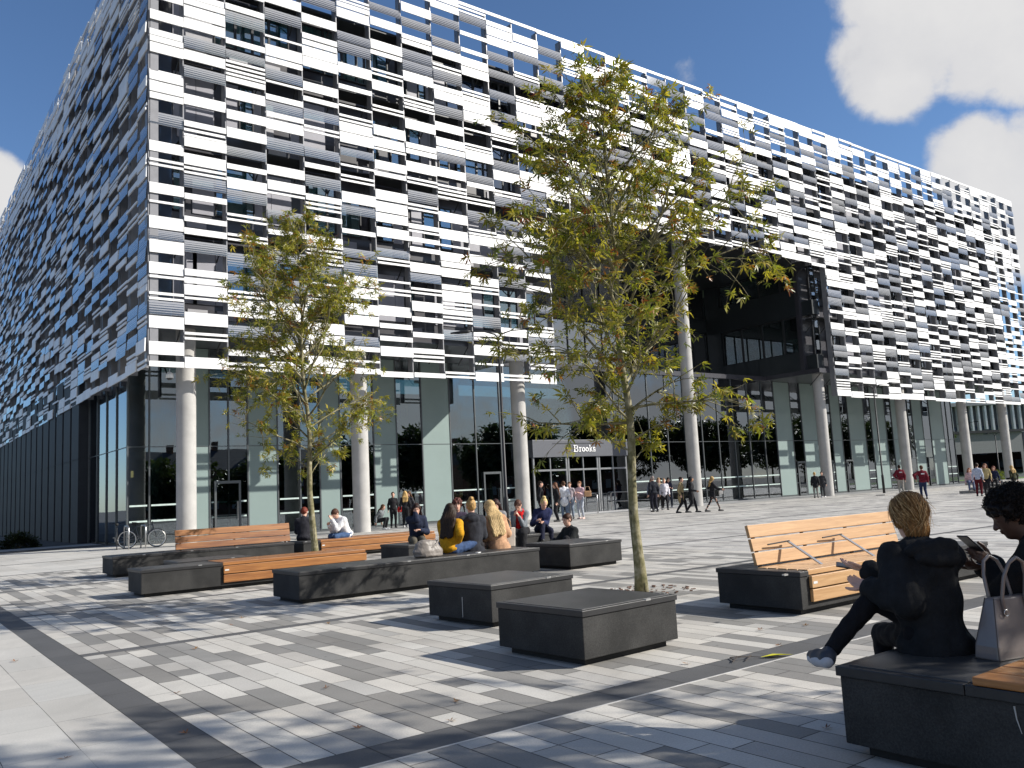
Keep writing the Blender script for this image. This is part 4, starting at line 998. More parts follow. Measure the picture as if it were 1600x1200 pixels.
def leaves_mesh(name, pos, dirs, size, cols, rs, lobes=5, parent=None, narrow=.17):
    n = len(pos); size = size*rs.uniform(.6, 1.2, n); V = np.zeros((n, lobes*4, 3)); d = dirs/np.linalg.norm(dirs, axis=1)[:, None]
    up = rs.normal(size=(n, 3))*.55+np.array([0, 0, 1.0]); up -= d*(up*d).sum(1)[:, None]; up /= np.linalg.norm(up, axis=1)[:, None]; x = np.cross(d, up)
    angs = np.linspace(-95, 95, lobes) if lobes > 1 else np.array([0.])
    for k, a in enumerate(angs):
        a = np.radians(a+rs.uniform(-12, 12, n)); ln = size*(1-.28*abs(k-(lobes-1)/2)/max(1, (lobes-1)/2))*rs.uniform(.8, 1.15, n)
        v = d*np.cos(a)[:, None]+x*np.sin(a)[:, None]-up*rs.uniform(-.1, .45, n)[:, None]; v /= np.linalg.norm(v, axis=1)[:, None]
        w = np.cross(v, up); w /= np.linalg.norm(w, axis=1)[:, None]+1e-9
        V[:, k*4] = pos; V[:, k*4+1] = pos+v*(ln*.5)[:, None]+w*(ln*narrow)[:, None]+up*(ln*.06)[:, None]; V[:, k*4+2] = pos+v*ln[:, None]-up*(ln*.12)[:, None]; V[:, k*4+3] = pos+v*(ln*.5)[:, None]-w*(ln*narrow)[:, None]+up*(ln*.06)[:, None]
    nf = n*lobes; me = bpy.data.meshes.new(name); me.vertices.add(nf*4); me.loops.add(nf*4); me.polygons.add(nf)
    me.vertices.foreach_set('co', V.ravel()); me.loops.foreach_set('vertex_index', np.arange(nf*4, dtype=np.int32)); me.polygons.foreach_set('loop_start', np.arange(0, nf*4, 4, dtype=np.int32)); me.update()
    me.materials.append(M_leaf); a = me.color_attributes.new('tone', 'FLOAT_COLOR', 'CORNER'); c = np.repeat(np.c_[cols, np.ones(n)], lobes*4, axis=0); a.data.foreach_set('color', c.astype(np.float32).ravel())
    o = bpy.data.objects.new(name, me); COL.objects.link(o); o.parent = parent; return o
def leafcols(n, rs, autumn=.5):
    base = np.array([(.25, .235, .03), (.34, .30, .04), (.18, .20, .028), (.40, .32, .05), (.10, .125, .02), (.30, .13, .03), (.26, .07, .02)])
    p = np.array([.27, .18, .22, .10, .16, .075*autumn*2, .022*autumn*2]); p /= p.sum()
    c = base[rs.choice(7, n, p=p)]; return c*rs.uniform(.7, 1.25, (n, 1))
def young_tree(name, label, loc, H, prof, seed, leafsize=.125, nprim=46, z0=1.75, dens=1.0, top=(0, 0), group='young street trees with olive and rust leaves', autumn=.36, extra=(), hollow=0, trunk_r=.078, lobes=5, leafscale=1.0):
    rs = np.random.RandomState(seed); r = empty(name, loc, 0, label=label, cat='tree', group=group)
    nk = 14; T = [Vector((top[0]*(k/nk)+.05*math.sin(k*1.1+seed)*(k/nk)**.5*(k > 0), top[1]*(k/nk)+.05*math.cos(k*1.5+seed)*(k > 0)*(k/nk)**.5, H*k/nk)) for k in range(nk+1)]
    T[0] = Vector((0, 0, -.03)); rad = [trunk_r*(1-.93*(k/nk)**.85) for k in range(nk+1)]; rad[0] *= 1.3; T.insert(1, Vector((0, 0, .25))); rad.insert(1, trunk_r*1.05)
    tm = MB(); tm.tube(T, rad, 12); tm.build('trunk', M_bark, r, smooth=True)
    def at(z):
        for a, b in zip(T, T[1:]):
            if a.z <= z <= b.z: return a.lerp(b, (z-a.z)/(b.z-a.z))
        return T[-1]
    br = MB(); tips = []; cent = []
    def grow(p0, d, ln, r0, lvl):
        n = 5; pts = [p0]; p = p0; dd = d.copy()
        for k in range(n):
            dd = (dd+Vector(rs.normal(size=3))*.13+Vector((0, 0, .05 if lvl == 0 else -.02))).normalized(); p = p+dd*ln/n; pts.append(p)
        br.tube(pts, [r0*(1-.8*k/n) for k in range(n+1)], 5 if lvl == 0 else 4, cap=False)
        if lvl < 2:
            m = int((7 if lvl == 0 else 3)*min(1.3, max(.6, ln/1.2)))
            for j in range(m):
                t = rs.uniform(.3, 1); q = pts[min(n, int(t*n))]; az = Vector(rs.normal(size=3)); sd = (dd+az*.75).normalized()
                grow(q, sd, ln*rs.uniform(.28, .5), r0*.45, lvl+1)
        st = 1 if lvl == 2 else 3
        for k in range(st, n+1):
            if rs.rand() < .75*dens or k == n: tips.append((pts[k], dd))
    for i in range(nprim):
        z = z0+(H*.97-z0)*(i/(nprim-1))**.92; a = i*2.39996+rs.uniform(-.3, .3); env = np.interp(z, [p[0] for p in prof], [p[1] for p in prof])
        el = R(rs.uniform(18, 42)+25*(z/H)**2); d = Vector((math.cos(a)*math.cos(el), math.sin(a)*math.cos(el), math.sin(el)))
        grow(at(z), d, max(.25, env*rs.uniform(.72, 1.12)), .006+.020*env/2.2, 0)
    for (a, z, ln, el) in extra:
        d = Vector((math.cos(R(a))*math.cos(R(el)), math.sin(R(a))*math.cos(R(el)), math.sin(R(el)))); grow(at(z), d, ln, .022, 0)
    br.build('branch', M_bark, r, smooth=True).name = 'branches'
    pos = []; dr = []
    for p, d in tips:
        for k in range(rs.choice((1, 1, 2, 3))):
            v = np.array(d)+rs.normal(size=3)*.75; v[2] -= .12
            pos.append(np.array(p)+rs.normal(size=3)*.035); dr.append(v)
    pos = np.array(pos); dr = np.array(dr)
    leaves_mesh('foliage', pos, dr, leafsize, leafcols(len(pos), rs, autumn), rs, lobes, r, .115)
    return r, len(pos)
print('tree', young_tree('plaza_tree', 'taller young tree with sparse olive and rust leaves, in the middle of the plaza', (8.43, 8.44, 0), 7.3, [(1.7, .7), (2.2, 1.4), (3.2, 2.1), (4.3, 2.1), (5.5, 1.7), (6.6, 1.0), (7.3, .3)], 3, extra=((-42, 4.1, 2.7, 10), (-50, 4.6, 2.3, 14), (150, 4.6, 2.1, 14), (130, 3.2, 2.0, 8), (-40, 2.5, 1.6, 2), (140, 2.3, 1.6, 2)), top=(-.05, .1), leafsize=.138, nprim=46, dens=.85)[1])
print('tree', young_tree('plaza_tree', 'smaller-looking young tree left of the seated group, behind the wood-wrapped bench', (7.62, 17.2, 0), 7.55, [(1.9, .9), (2.6, 1.8), (3.6, 2.3), (4.8, 2.15), (5.8, 1.7), (6.8, .95), (7.5, .3)], 8, nprim=48, z0=1.95, dens=1.0, leafsize=.138, top=(-.25, .1))[1])
young_tree('plaza_tree', 'young tree just outside the frame that dapples the nearest paving and the foreground bench', (9.4, -1.6, 0), 7.5, [(1.9, .8), (2.6, 1.6), (3.8, 2.2), (5.2, 1.9), (6.5, 1.1), (7.4, .3)], 21, nprim=34, dens=.6, leafsize=.14)
young_tree('plaza_tree', 'young tree outside the frame whose shadow falls across the front of the plaza', (6.6, -1.9, 0), 7.6, [(1.9, .8), (2.6, 1.6), (3.8, 2.3), (5.2, 2.0), (6.5, 1.1), (7.4, .3)], 33, nprim=28, dens=.5, leafsize=.14)
# mulch around the tall tree
mu = MB(); rs_ = random.Random(3)
for k in range(130):
    a = rs_.uniform(0, 6.28); q = rs_.uniform(.12, .75)**.8; x, y = 8.43+q*math.cos(a), 8.44+q*math.sin(a)*.8; s_ = rs_.uniform(.008, .028); M_ = Matrix.Rotation(rs_.uniform(0, 3), 3, 'Z') @ Matrix.Rotation(rs_.uniform(-.4, .4), 3, 'X')
    mu.obox((x, y, .006+s_*.2), s_, s_*.5, s_*.22, M_)
tag(mu.build('mulch', mat('bark_chips', (.13, .07, .045), .9, 0, .4, 30)), kind='stuff')
# fallen leaves
lm = {}
def dry_leaf(x, y, s_, seed):
    r_ = random.Random(seed); w = MB(); n = 5
    for k in range(n):
        a = -1.7+3.4*k/(n-1)+r_.uniform(-.2, .2); l = s_*r_.uniform(.7, 1.1); c_, s2 = math.cos(a), math.sin(a); h = s_*r_.uniform(.1, .55)
        w.quad((0, 0, .004), (l*.5*c_-s2*l*.16, l*.5*s2+c_*l*.16, h*.4+.004), (l*c_, l*s2, h+.004), (l*.5*c_+s2*l*.16, l*.5*s2-c_*l*.16, h*.5+.004))
    w.tube([(0, 0, .004), (-s_*.5, 0, .01)], .0015, 3)
    o = w.build('fallen_leaf', mat('dry_leaf', r_.choice(((.22, .10, .04), (.16, .07, .03), (.26, .14, .05))), .8)); o.location = (x, y, .001); o.rotation_euler = (0, 0, r_.uniform(0, 6.28)); return o
LV = [(2.05, 4.35), (3.05, 4.85), (3.35, 5.25), (2.55, 5.15), (2.0, 7.2), (2.75, 9.2), (3.9, 11.1), (3.6, 10.6), (1.0, 5.9), (.35, 7.0), (.8, 8.8), (1.25, 10.1), (6.9, 5.35), (5.9, 4.05), (4.45, 3.05), (6.35, 4.75), (7.35, 5.15), (4.4, 9.6), (3.2, 12.4), (5.3, 4.85), (1.7, 5.9), (2.9, 6.4)]
for i, (x, y) in enumerate(LV): tag(dry_leaf(x, y, .046, i), 'dry brown leaf curled on the paving', 'fallen leaf', 'fallen leaves scattered on the plaza')
w = MB(); w.tube([(0, 0, .012), (.10, .03, .03), (.2, .0, .02), (.3, .05, .012)], .006, 4); w.tube([(.05, .02, .012), (.12, .12, .012), (.22, .09, .012)], .005, 4); w.tube([(.1, -.05, .012), (.2, -.02, .025), (.28, -.06, .012)], .004, 4)
o = w.build('fallen_twig', mat('twig', (.06, .05, .045), .8)); o.location = (5.55, 4.6, 0); tag(o, 'dark broken twig lying beside the yellow leaf', 'twig')
w = MB(); w.quad((0, 0, .01), (.14, -.045, .03), (.30, 0, .012), (.14, .05, .02)); o = w.build('yellow_leaf', mat('yellow_leaf', (.55, .52, .03), .6)); o.location = (5.82, 4.55, 0); o.rotation_euler = (0, 0, -.5); tag(o, 'large bright yellow leaf on the dark paving band in front of the blocks', 'fallen leaf')
# ------------------------------------------------------------------ trees, planting and buildings beyond and behind
def big_tree(label, loc, H, Rr, seed, col=(.05, .075, .02), group='leafy trees beyond the plaza', n=2600, ls=.5, trunk=.3):
    rs = np.random.RandomState(seed); r = empty('broadleaf_tree', loc, 0, label=label, cat='tree', group=group)
    tm = MB(); tm.tube([(0, 0, -.05), (.1, 0, H*.3), (0, .15, H*.6), (.1, 0, H*.85)], [trunk, trunk*.75, trunk*.45, trunk*.1], 9)
    for k in range(7): a = k*2.4; tm.tube([(0, 0, H*(.3+.05*k)), (Rr*.35*math.cos(a), Rr*.35*math.sin(a), H*(.45+.05*k)), (Rr*.7*math.cos(a), Rr*.7*math.sin(a), H*(.55+.05*k))], [trunk*.35, trunk*.2, trunk*.06], 6)
    tm.build('trunk', M_bark, r, smooth=True)
    nb = 26; C = rs.normal(size=(nb, 3)); C /= np.linalg.norm(C, axis=1)[:, None]; C *= rs.uniform(.35, 1, (nb, 1))**.5*np.array([Rr*.8, Rr*.8, H*.33]); C[:, 2] += H*.62; br_ = rs.uniform(.22, .42, nb)*Rr
    i = rs.choice(nb, n); v = rs.normal(size=(n, 3)); v /= np.linalg.norm(v, axis=1)[:, None]; pos = C[i]+v*(br_[i]*rs.uniform(.6, 1.05, n))[:, None]; cols = np.array(col)*rs.uniform(.6, 1.5, (n, 1))*np.array([1, 1, 1])
    leaves_mesh('foliage', pos, v+rs.normal(size=(n, 3))*.5, ls, cols, rs, 3, r, .28); return r
for i, (x, y, h, q) in enumerate(((101, 51.5, 9.5, 2.6), (116, 61, 10, 3.0), (98, 56, 9, 3.5))):
    big_tree(('dark leafy tree seen left of the seventh column', 'taller leafy tree rising behind the grey flat-roofed building', 'leafy tree showing through the end glazing')[i], (x, y, 0), h, q, 40+i)
big_tree('dark tree beyond the farthest column at the right edge', (150, 55.5, 0), 8.5, 3, 47, (.035, .055, .02))
big_tree('dense dark tree in front of the pavilion at the right edge', (118, 44.6, 0), 6, 2, 48, (.04, .06, .02))
# pavilion with white fins
pv = empty('pavilion', (150, 66, 0), R(-38), label='distant dark-blue glass pavilion topped by a crown of white fins, between the far right columns', cat='building')
w = MB(); w.box(-34, 34, 0, 20, 0, 8.2); w.build('glass_wall', mat('blue_grey_glass', (.05, .065, .11), .15, 0, .3, .3, coat=.6), pv)
w = MB(); w.box(-35, 35, -1, 21, 11.6, 12.2); w.build('roof', mat('roof_grey', (.35, .35, .36), .7), pv)
w = MB(); w.box(-34, 34, .5, 20, 8.2, 11.6); w.build('upper_wall', mat('upper_grey', (.10, .11, .13), .5), pv)
rs_ = random.Random(5)
for i in range(60): w = MB(); x = -34+i*1.14; w.box(x, x+.3, -.8, -.1, 7.2+rs_.uniform(-.5, .4), 11.5+rs_.uniform(0, .9)); w.build('fin', mat('white_fin', (.75, .75, .76), .5), pv)
w = MB()
for i in range(30): w.box(-34+i*2.3, -34+i*2.3+.12, -.06, -.001, .1, 7.6)
w.build('mullion', M_frame, pv)
gb = empty('low_building', (106, 47.5, 0), R(-30), label='low grey flat-roofed building just right of the glass hall', cat='building')
w = MB(); w.box(-5, 5, 0, 6, 0, 5.4); w.build('wall', mat('grey_render', (.20, .21, .22), .8), gb); w = MB(); w.box(-5.3, 5.3, -.3, 6.3, 5.4, 5.7); w.build('roof', M_slate, gb); w = MB(); w.box(-4.6, 4.6, -.05, -.001, .5, 3.0); w.build('window', [M_dglass], gb)
wl = MB(); wl.box(86, 140, 34.5, 34.9, -.01, .9); o = wl.build('garden_wall', mat('wall_pale', (.38, .37, .34), .85)); tag(o, 'low pale wall running behind the people at the far right', 'wall')
def shrub(x, y, s_, seed, label, col=(.06, .085, .02)):
    rs = np.random.RandomState(seed); r = empty('shrub', (x, y, 0), 0, label=label, cat='shrub', group='low planting'); w = MB()
    for k in range(6): w.tube([(0, 0, 0), (s_*.5*math.cos(k), s_*.5*math.sin(k), s_*.6)], [.02, .008], 4)
    w.build('stem', M_bark, r); n = 700; v = rs.normal(size=(n, 3)); v /= np.linalg.norm(v, axis=1)[:, None]; v[:, 2] = abs(v[:, 2]); pos = v*np.array([s_, s_, s_*.8])*rs.uniform(.5, 1, (n, 1))
    leaves_mesh('foliage', pos, v, .16, np.array(col)*rs.uniform(.6, 1.4, (n, 1)), rs, 3, r, .25)
shrub(86, 38, 1.4, 3, 'bright green shrub beyond the right end of the glass hall', (.13, .16, .03))
for i, (x, y) in enumerate(((2.2, 44.9), (3.9, 45.4), (5.6, 44.8))): shrub(x, y, .85, 60+i, ('dark low shrub at the left edge in front of the pilasters', 'middle one of the dark low shrubs by the pilasters', 'rightmost of the dark low shrubs by the pilasters')[i], (.025, .035, .012))
# the far side of the square, behind the viewer: seen only mirrored in the glass
M_brick = mat('red_brick', (.20, .10, .065), .85, 0, .3, 3)
M_sl = mat('roof_slate', (.07, .07, .08), .7)
def terrace(x, y, n, label, h=7.0, w_=7, d=9, rz=0):
    r = empty('brick_house_row', (x, y, 0), rz, label=label, cat='building', group='brick houses across the square')
    m = MB(); m.box(0, n*w_, -d, 0, 0, h); m.build('wall', M_brick, r)
    m = MB(); v0 = len(m.v)
    m.v += [(-.3, -d-.3, h), (n*w_+.3, -d-.3, h), (n*w_+.3, .3, h), (-.3, .3, h), (-.3, -d/2, h+3.4), (n*w_+.3, -d/2, h+3.4)]; m.f += [(0, 1, 5, 4), (2, 3, 4, 5), (1, 2, 5), (3, 0, 4), (0, 3, 2, 1)]; m.m += [0]*5
    rf = m.build('roof', M_sl, r)
    for i in range(n):
        m = MB(); m.box(i*w_-.5, i*w_+.5, -d/2-.4, -d/2+.4, h+2.6, h+4.6); m.build('chimney', M_brick, rf)
        for (a, b, c_, e) in ((1, 2.4, 1, 2.6), (4.6, 6, 1, 2.6), (1, 2.4, 4, 5.6), (4.6, 6, 4, 5.6)):
            m = MB(); m.box(i*w_+a, i*w_+b, .001, .05, c_, e); m.build('window', mat('house_window', (.5, .5, .48), .3), r)
        m = MB(); m.box(i*w_+3, i*w_+4, .001, .06, 0, 2.1); m.build('door', M_frame, r)
o_ = None
terrace(-30, -62, 5, 'row of brick houses behind the viewer, seen mirrored in the glass corner'); terrace(24, -60, 6, 'longer row of brick houses mirrored in the middle of the glass'); terrace(90, -58, 6, 'third row of brick houses behind the viewer, seen mirrored at the right')
for i, (x, y, h, q) in enumerate(((8, -44, 7, 6), (20, -46, 8, 7), (31, -40, 6.5, 6), (44, -44, 7.5, 7), (58, -42, 8.5, 7), (70, -45, 12, 6), (82, -40, 12, 6), (94, -44, 13, 6.5), (106, -42, 13, 6.5), (119, -44, 13.5, 7), (132, -42, 14, 7), (146, -44, 14, 7), (160, -42, 14, 7.5), (175, -44, 15, 8), (191, -42, 15, 8), (208, -44, 15, 8.5))):
    big_tree('tree across the square behind the viewer, part of the dark line mirrored in the glass', (x, y, 0), h, q, 70+i, (.035, .05, .018), 'trees across the square', 3400, .85)
terrace(-42, 150, 16, 'long brick house row far to the left, mirrored in the side glass', h=9, rz=R(-90))
# ------------------------------------------------------------------ the people
BLK = (.018, .018, .021); DKH = (.03, .018, .012); BLOND = (.55, .36, .14); BRN = (.10, .05, .025); NAVY = (.015, .022, .05); JEAN = (.05, .09, .18)
def walk(a=.28): return dict(fL=(-.09, a, .09), fR=(.09, -a, .14), kR=(0, 1, 0))
def sit(z=.53, kx=.12, fy=.42, fz=.085): return dict(hips=(0, 0, z), fL=(-kx, fy, fz), fR=(kx, fy+.03, fz))
G1 = 'people standing and walking by the entrance'
V2 = .02
# far group left of the third column
person('woman in black with a bright red bag, standing right of the second column', (19.75, 35.7, 0), 250, 1.66, skin='fair', hair=DKH, style='short', top=('jacket', BLK), bottom=('trousers', BLK), vox=V2, fin=.012, group=G1)
b = empty('handbag', (19.9, 35.3, .72), R(20), label='small bright red bag hanging at the hip of a woman by the second column', cat='bag')
m = MB(); m.tube([(0, 0, 0), (0, 0, .14), (0, 0, .24)], [.13, .15, .10], 10); m.build('body', fabric('red_bag', (.55, .02, .02)), b, smooth=True, bevel=.01); m = MB(); m.tube([(-.1, 0, .22), (-.06, 0, .5), (.0, 0, .62), (.06, 0, .5), (.1, 0, .22)], .008, 5); m.build('strap', M_frame, b)
person('blonde woman in black with white shoes, right of the second column', (19.95, 34.9, 0), 60, 1.68, hair=BLOND, style='long', hlen=.36, top=('jacket', BLK), bottom=('trousers', BLK), shoe=(.5, .5, .5), vox=V2, fin=.012, group=G1, **walk(.12))
person('slim person in a dark jacket partly behind the blonde woman by the second column', (20.6, 35.6, 0), 200, 1.66, hair=BRN, style='long', hlen=.2, top=('jacket', (.05, .05, .055)), bottom=('trousers', (.07, .06, .05)), vox=V2, fin=.012, group=G1)
person('person crouching in a grey hoodie at the foot of the second column', (18.55, 34.9, 0), 300, 1.66, hips=(0, 0, .42), fL=(-.12, .30, .085), fR=(.12, .32, .085), lean=25, hair=BRN, style='long', top=('hoodie', (.16, .17, .18)), bottom=('trousers', BLK), shoe=(.6, .6, .6), vox=V2, fin=.012, group=G1)
person('man in a black tracksuit top with white sleeve stripes, beside the third column', (23.7, 29.6, 0), 330, 1.80, hair=DKH, style='short', top=('tracksuit_top', BLK), bottom=('trousers', BLK), vox=V2, fin=.012, group=G1, skin='fair')
person('woman in black with very long brown hair, facing the man in the tracksuit top', (24.15, 29.0, 0), 150, 1.70, hair=(.14, .06, .03), style='long', hlen=.55, top=('coat', BLK), tlen=.2, bottom=('trousers', BLK), vox=V2, fin=.012, group=G1)
person('person in a long white shirt and blue jeans, left of the entrance', (25.6, 30.2, 0), 55, 1.76, hair=BRN, style='short', top=('shirt', (.72, .72, .73)), tfab=.03, tlen=.22, bottom=('jeans', (.14, .18, .24)), shoe=(.5, .5, .5), hL=V3(-.2, .05, 1.0), eL=(-1, -.6, 0), vox=V2, fin=.012, group=G1)
person('person in a pale top half hidden behind the white-shirted one', (26.4, 30.7, 0), 215, 1.72, hair=BRN, style='short', top=('shirt', (.35, .30, .32)), bottom=('jeans', (.20, .24, .30)), vox=V2, fin=.012, group=G1)
person('woman in a pink top and pale jeans wearing a tan shoulder bag', (26.15, 29.7, 0), 200, 1.72, hair=(.2, .09, .04), style='pony', top=('blouse', (.60, .42, .44)), bottom=('jeans', (.40, .43, .48)), shoe=(.55, .4, .35), hL=V3(-.12, .28, 1.18), hR=V3(.1, .3, 1.2), legw=.008, vox=V2, fin=.012, group=G1)
b = empty('shoulder_bag', (26.3, 29.35, 1.0), R(-35), label='tan leather shoulder bag on the back of the woman in the pink top', cat='bag')
m = MB(); m.box(-.16, .16, -.06, .06, 0, .26); m.build('body', mat('tan_leather', (.42, .24, .12), .5), b, bevel=.03); m = MB(); m.tube([(-.12, 0, .25), (-.08, .05, .45), (.08, .05, .45), (.12, 0, .25)], .012, 6); m.build('strap', mat('tan_leather', (.42, .24, .12), .5), b)
person('grey-haired man in a dark padded jacket, half behind the tall tree trunk', (32.3, 31.0, 0), 70, 1.82, hair=(.35, .28, .25), style='short', top=('jacket', (.02, .022, .03)), tfab=.04, bottom=('trousers', (.02, .02, .03)), vox=V2, fin=.012, group=G1, fR=(.1, -.1, .085))
person('woman in an open grey-blue coat, walking from the entrance', (33.55, 32.3, 0), 225, 1.70, hair=BRN, style='long', hlen=.2, top=('coat', (.13, .15, .21)), tlen=.35, bottom=('trousers', BLK), shoe=(.6, .6, .6), vox=V2, fin=.012, group=G1, **walk(.16))
person('person in a beige coat between the grey coat and the white top', (34.5, 32.7, 0), 235, 1.74, hair=(.3, .18, .08), style='long', hlen=.2, top=('coat', (.34, .29, .22)), tlen=.3, bottom=('trousers', (.05, .05, .05)), shoe=(.6, .6, .6), vox=V2, fin=.012, group=G1, **walk(.1))
person('woman in a loose white top and black trousers walking left of the fourth column', (34.5, 32.3, 0), 230, 1.66, hair=(.35, .2, .1), style='bun', top=('blouse', (.66, .64, .68)), tfab=.035, tlen=.12, bottom=('trousers', BLK), vox=V2, fin=.012, group=G1, **walk(.26))
person('dark-haired woman carrying papers against a white top and navy jacket', (37.3, 34.6, 0), 250, 1.74, hair=DKH, style='long', hlen=.15, top=('jacket', (.03, .03, .06)), bottom=('trousers', (.03, .035, .05)), shoe=(.65, .65, .65), hL=V3(-.1, .25, 1.12), hR=V3(.12, .25, 1.15), vox=V2, fin=.012, group=G1, **walk(.1))
person('person in an open tan coat walking, left of the fourth column', (30.75, 27.75, 0), 300, 1.68, hair=DKH, style='short', top=('coat', (.30, .23, .12)), tfab=.03, tlen=.38, bottom=('trousers', BLK), vox=V2, fin=.012, group=G1, **walk(.2))
person('person all in black walking close beside the tan coat', (31.0, 27.35, 0), 310, 1.68, hair=BLK, style='long', hlen=.14, top=('coat', BLK), tfab=.03, tlen=.25, bottom=('trousers', BLK), hR=V3(.25, .25, 1.0), vox=V2, fin=.012, group=G1, skin='tan', **walk(.22))
person('blonde woman in black striding right in front of the fourth column', (31.85, 26.8, 0), -38, 1.64, hair=(.42, .27, .10), style='long', hlen=.34, top=('coat', BLK), tfab=.03, tlen=.22, bottom=('leggings', BLK), legw=.0, hL=V3(-.38, -.02, 1.28), hR=V3(.18, .42, 1.02), vox=V2, fin=.012, group=G1, head=(60, 0, 0), **walk(.34))
b = empty('handbag', (32.35, 26.7, .78), R(-30), label='small grey handbag held out by the striding blonde woman', cat='bag')
m = MB(); m.box(-.10, .10, -.03, .03, 0, .15); m.build('body', mat('grey_bag', (.45, .44, .42), .5), b, bevel=.015); m = MB(); m.tube([(-.07, 0, .14), (0, 0, .24), (.07, 0, .14)], .006, 5); m.build('strap', M_frame, b)
person('person in a black coat with a pale hood and rucksack, left of the fifth column', (48.4, 32.3, 0), 40, 1.64, hair=BLOND, style='short', top=('coat', BLK), tfab=.04, tlen=.15, bottom=('trousers', (.25, .24, .22)), vox=V2, fin=.012, group=G1)
person('dark-clothed person tucked close against the fifth column', (49.35, 32.4, 0), 200, 1.66, hair=DKH, style='short', top=('jacket', (.05, .05, .055)), bottom=('trousers', (.06, .06, .065)), shoe=(.6, .6, .6), vox=V2, fin=.012, group=G1)
def tagpatch(root, sx=.16, z=1.33):
    m = MB(); m.box(-sx/2, sx/2, -.155, -.150, z, z+.05); m.build('back_print', mat('white_print', (.7, .7, .7), .7), root)
r, _ = person('person in a maroon jacket with a white back print, left of the sixth column', (50.2, 27.6, 0), 45, 1.80, hair=DKH, style='short', top=('jacket', (.13, .012, .022)), tfab=.04, bottom=('trousers', (.3, .28, .25)), vox=V2, fin=.012, group=G1, hL=V3(-.2, .1, 1.0), eL=(-1, -.5, 0)); tagpatch(r)
r, _ = person('person in a maroon jacket and navy jeans walking away right of the sixth column', (41.63, 21.76, 0), 40, 1.66, hair=BRN, style='short', top=('jacket', (.13, .012, .022)), tfab=.04, bottom=('jeans', (.02, .03, .07)), vox=V2, fin=.012, group=G1, hL=V3(-.3, .05, 1.0), eL=(-1, -.5, 0), **walk(.1)); tagpatch(r, z=1.22)
G2 = 'people gathered around the steps at the far right'
person('person in a pale blue shirt and dark red trousers standing by the far steps', (44.2, 20.3, 0), 20, 1.64, hair=DKH, style='short', top=('shirt', (.42, .46, .55)), bottom=('trousers', (.09, .01, .015)), vox=V2, fin=.012, group=G2)
person('person in a mustard and white top just right of the pale blue shirt', (46.2, 20.8, .0), 200, 1.60, hair=(.2, .08, .04), style='long', top=('shirt', (.42, .33, .16)), bottom=('trousers', BLK), vox=V2, fin=.012, group=G2)
person('person in a pink top with auburn hair sitting on the far steps', (48.4, 21.95+.7, .60-.45), 210, 1.62, hair=(.24, .08, .04), style='long', top=('shirt', (.55, .38, .38)), bottom=('trousers', (.1, .12, .2)), vox=V2, fin=.012, group=G2, **sit())
person('person in a white top seated between the pink and navy tops', (49.9, 22.7, .15), 215, 1.62, hair=BRN, style='short', top=('shirt', (.6, .6, .6)), bottom=('trousers', BLK), vox=V2, fin=.012, group=G2, **sit())
person('person with reddish hair in a navy top seated on the far steps', (51.2, 22.6, .15), 200, 1.7, hair=(.16, .05, .03), style='long', top=('shirt', NAVY), bottom=('trousers', BLK), vox=V2, fin=.012, group=G2, **sit())
person('blonde person in an olive coat, farthest right on the steps', (53.9, 22.7, .15), 60, 1.68, hair=BLOND, style='long', top=('coat', (.05, .05, .025)), bottom=('trousers', BLK), vox=V2, fin=.012, group=G2, lean=12, **sit())
# the seated circle in the middle
G3 = 'friends seated on the middle benches'
V1 = .013
person('red-haired person in a black padded jacket seated just left of the left tree', (8.98, 20.95, 0), 62, 1.68, hair=(.17, .035, .02), style='short', top=('padded_jacket', (.022, .022, .028)), tfab=.035, bottom=('trousers', BLK), lean=8, head=(-25, 14, 0), vox=V1, fin=.010, group=G3, hL=V3(-.1, .36, .72), hR=V3(.1, .36, .72), **sit(.54))
person('person in a white padded jacket bent forward over their hands, right of the left tree', (10.05, 20.72, 0), 195, 1.72, hair=(.09, .04, .025), style='short', top=('padded_jacket', (.72, .72, .73)), tfab=.045, bottom=('jeans', JEAN), lean=30, head=(5, 32, 0), hL=V3(-.05, .50, .93), hR=V3(.07, .50, .80), vox=V1, fin=.010, group=G3, shoe=(.03, .03, .03), **sit(.54, .10, .40))
person('woman in a navy jacket holding her hand to her face, behind the mustard jumper', (9.45, 16.1, 0), 245, 1.68, hair=(.03, .015, .012), style='long', hlen=.24, top=('jacket', (.02, .026, .05)), tfab=.03, bottom=('trousers', (.1, .09, .07)), lean=14, head=(0, 10, 0), hL=V3(-.05, .30, .72), hR=V3(.03, .19, 1.14), eL=(-.4, .1, -1), eR=(.4, .1, -1), vox=V1, fin=.009, group=G3, **sit(.54))
person('woman in a mustard jumper with long dark hair, sitting cross-legged on the front bench', (7.88, 12.36, 0), 38, 1.68, hips=(0, 0, .54), hair=(.035, .022, .015), style='long', hlen=.46, top=('jumper', (.52, .26, .012)), tfab=.035, bottom=('jeans', (.04, .07, .15)), lean=14, head=(25, 8, 0), fL=(.14, .34, .52), fR=(-.10, .38, .52), kL=(-1, .4, .15), kR=(1, .4, .15), hR=V3(.16, .05, .64), hL=V3(-.05, .36, .72), shoe=(.5, .46, .38), shoec=1, vox=V1, fin=.009, group=G3)
person('person in a dark hooded coat with blonde hair pinned up, on the front bench', (8.40, 12.40, 0), 66, 1.74, hair=(.45, .28, .11), style='bun', top=('coat', (.030, .032, .040)), tfab=.042, tlen=.16, hood=True, bottom=('trousers', BLK), lean=5, head=(0, 4, 0), hL=V3(-.16, .34, .74), hR=V3(.14, .36, .74), vox=V1, fin=.010, group=G3, **sit(.55))
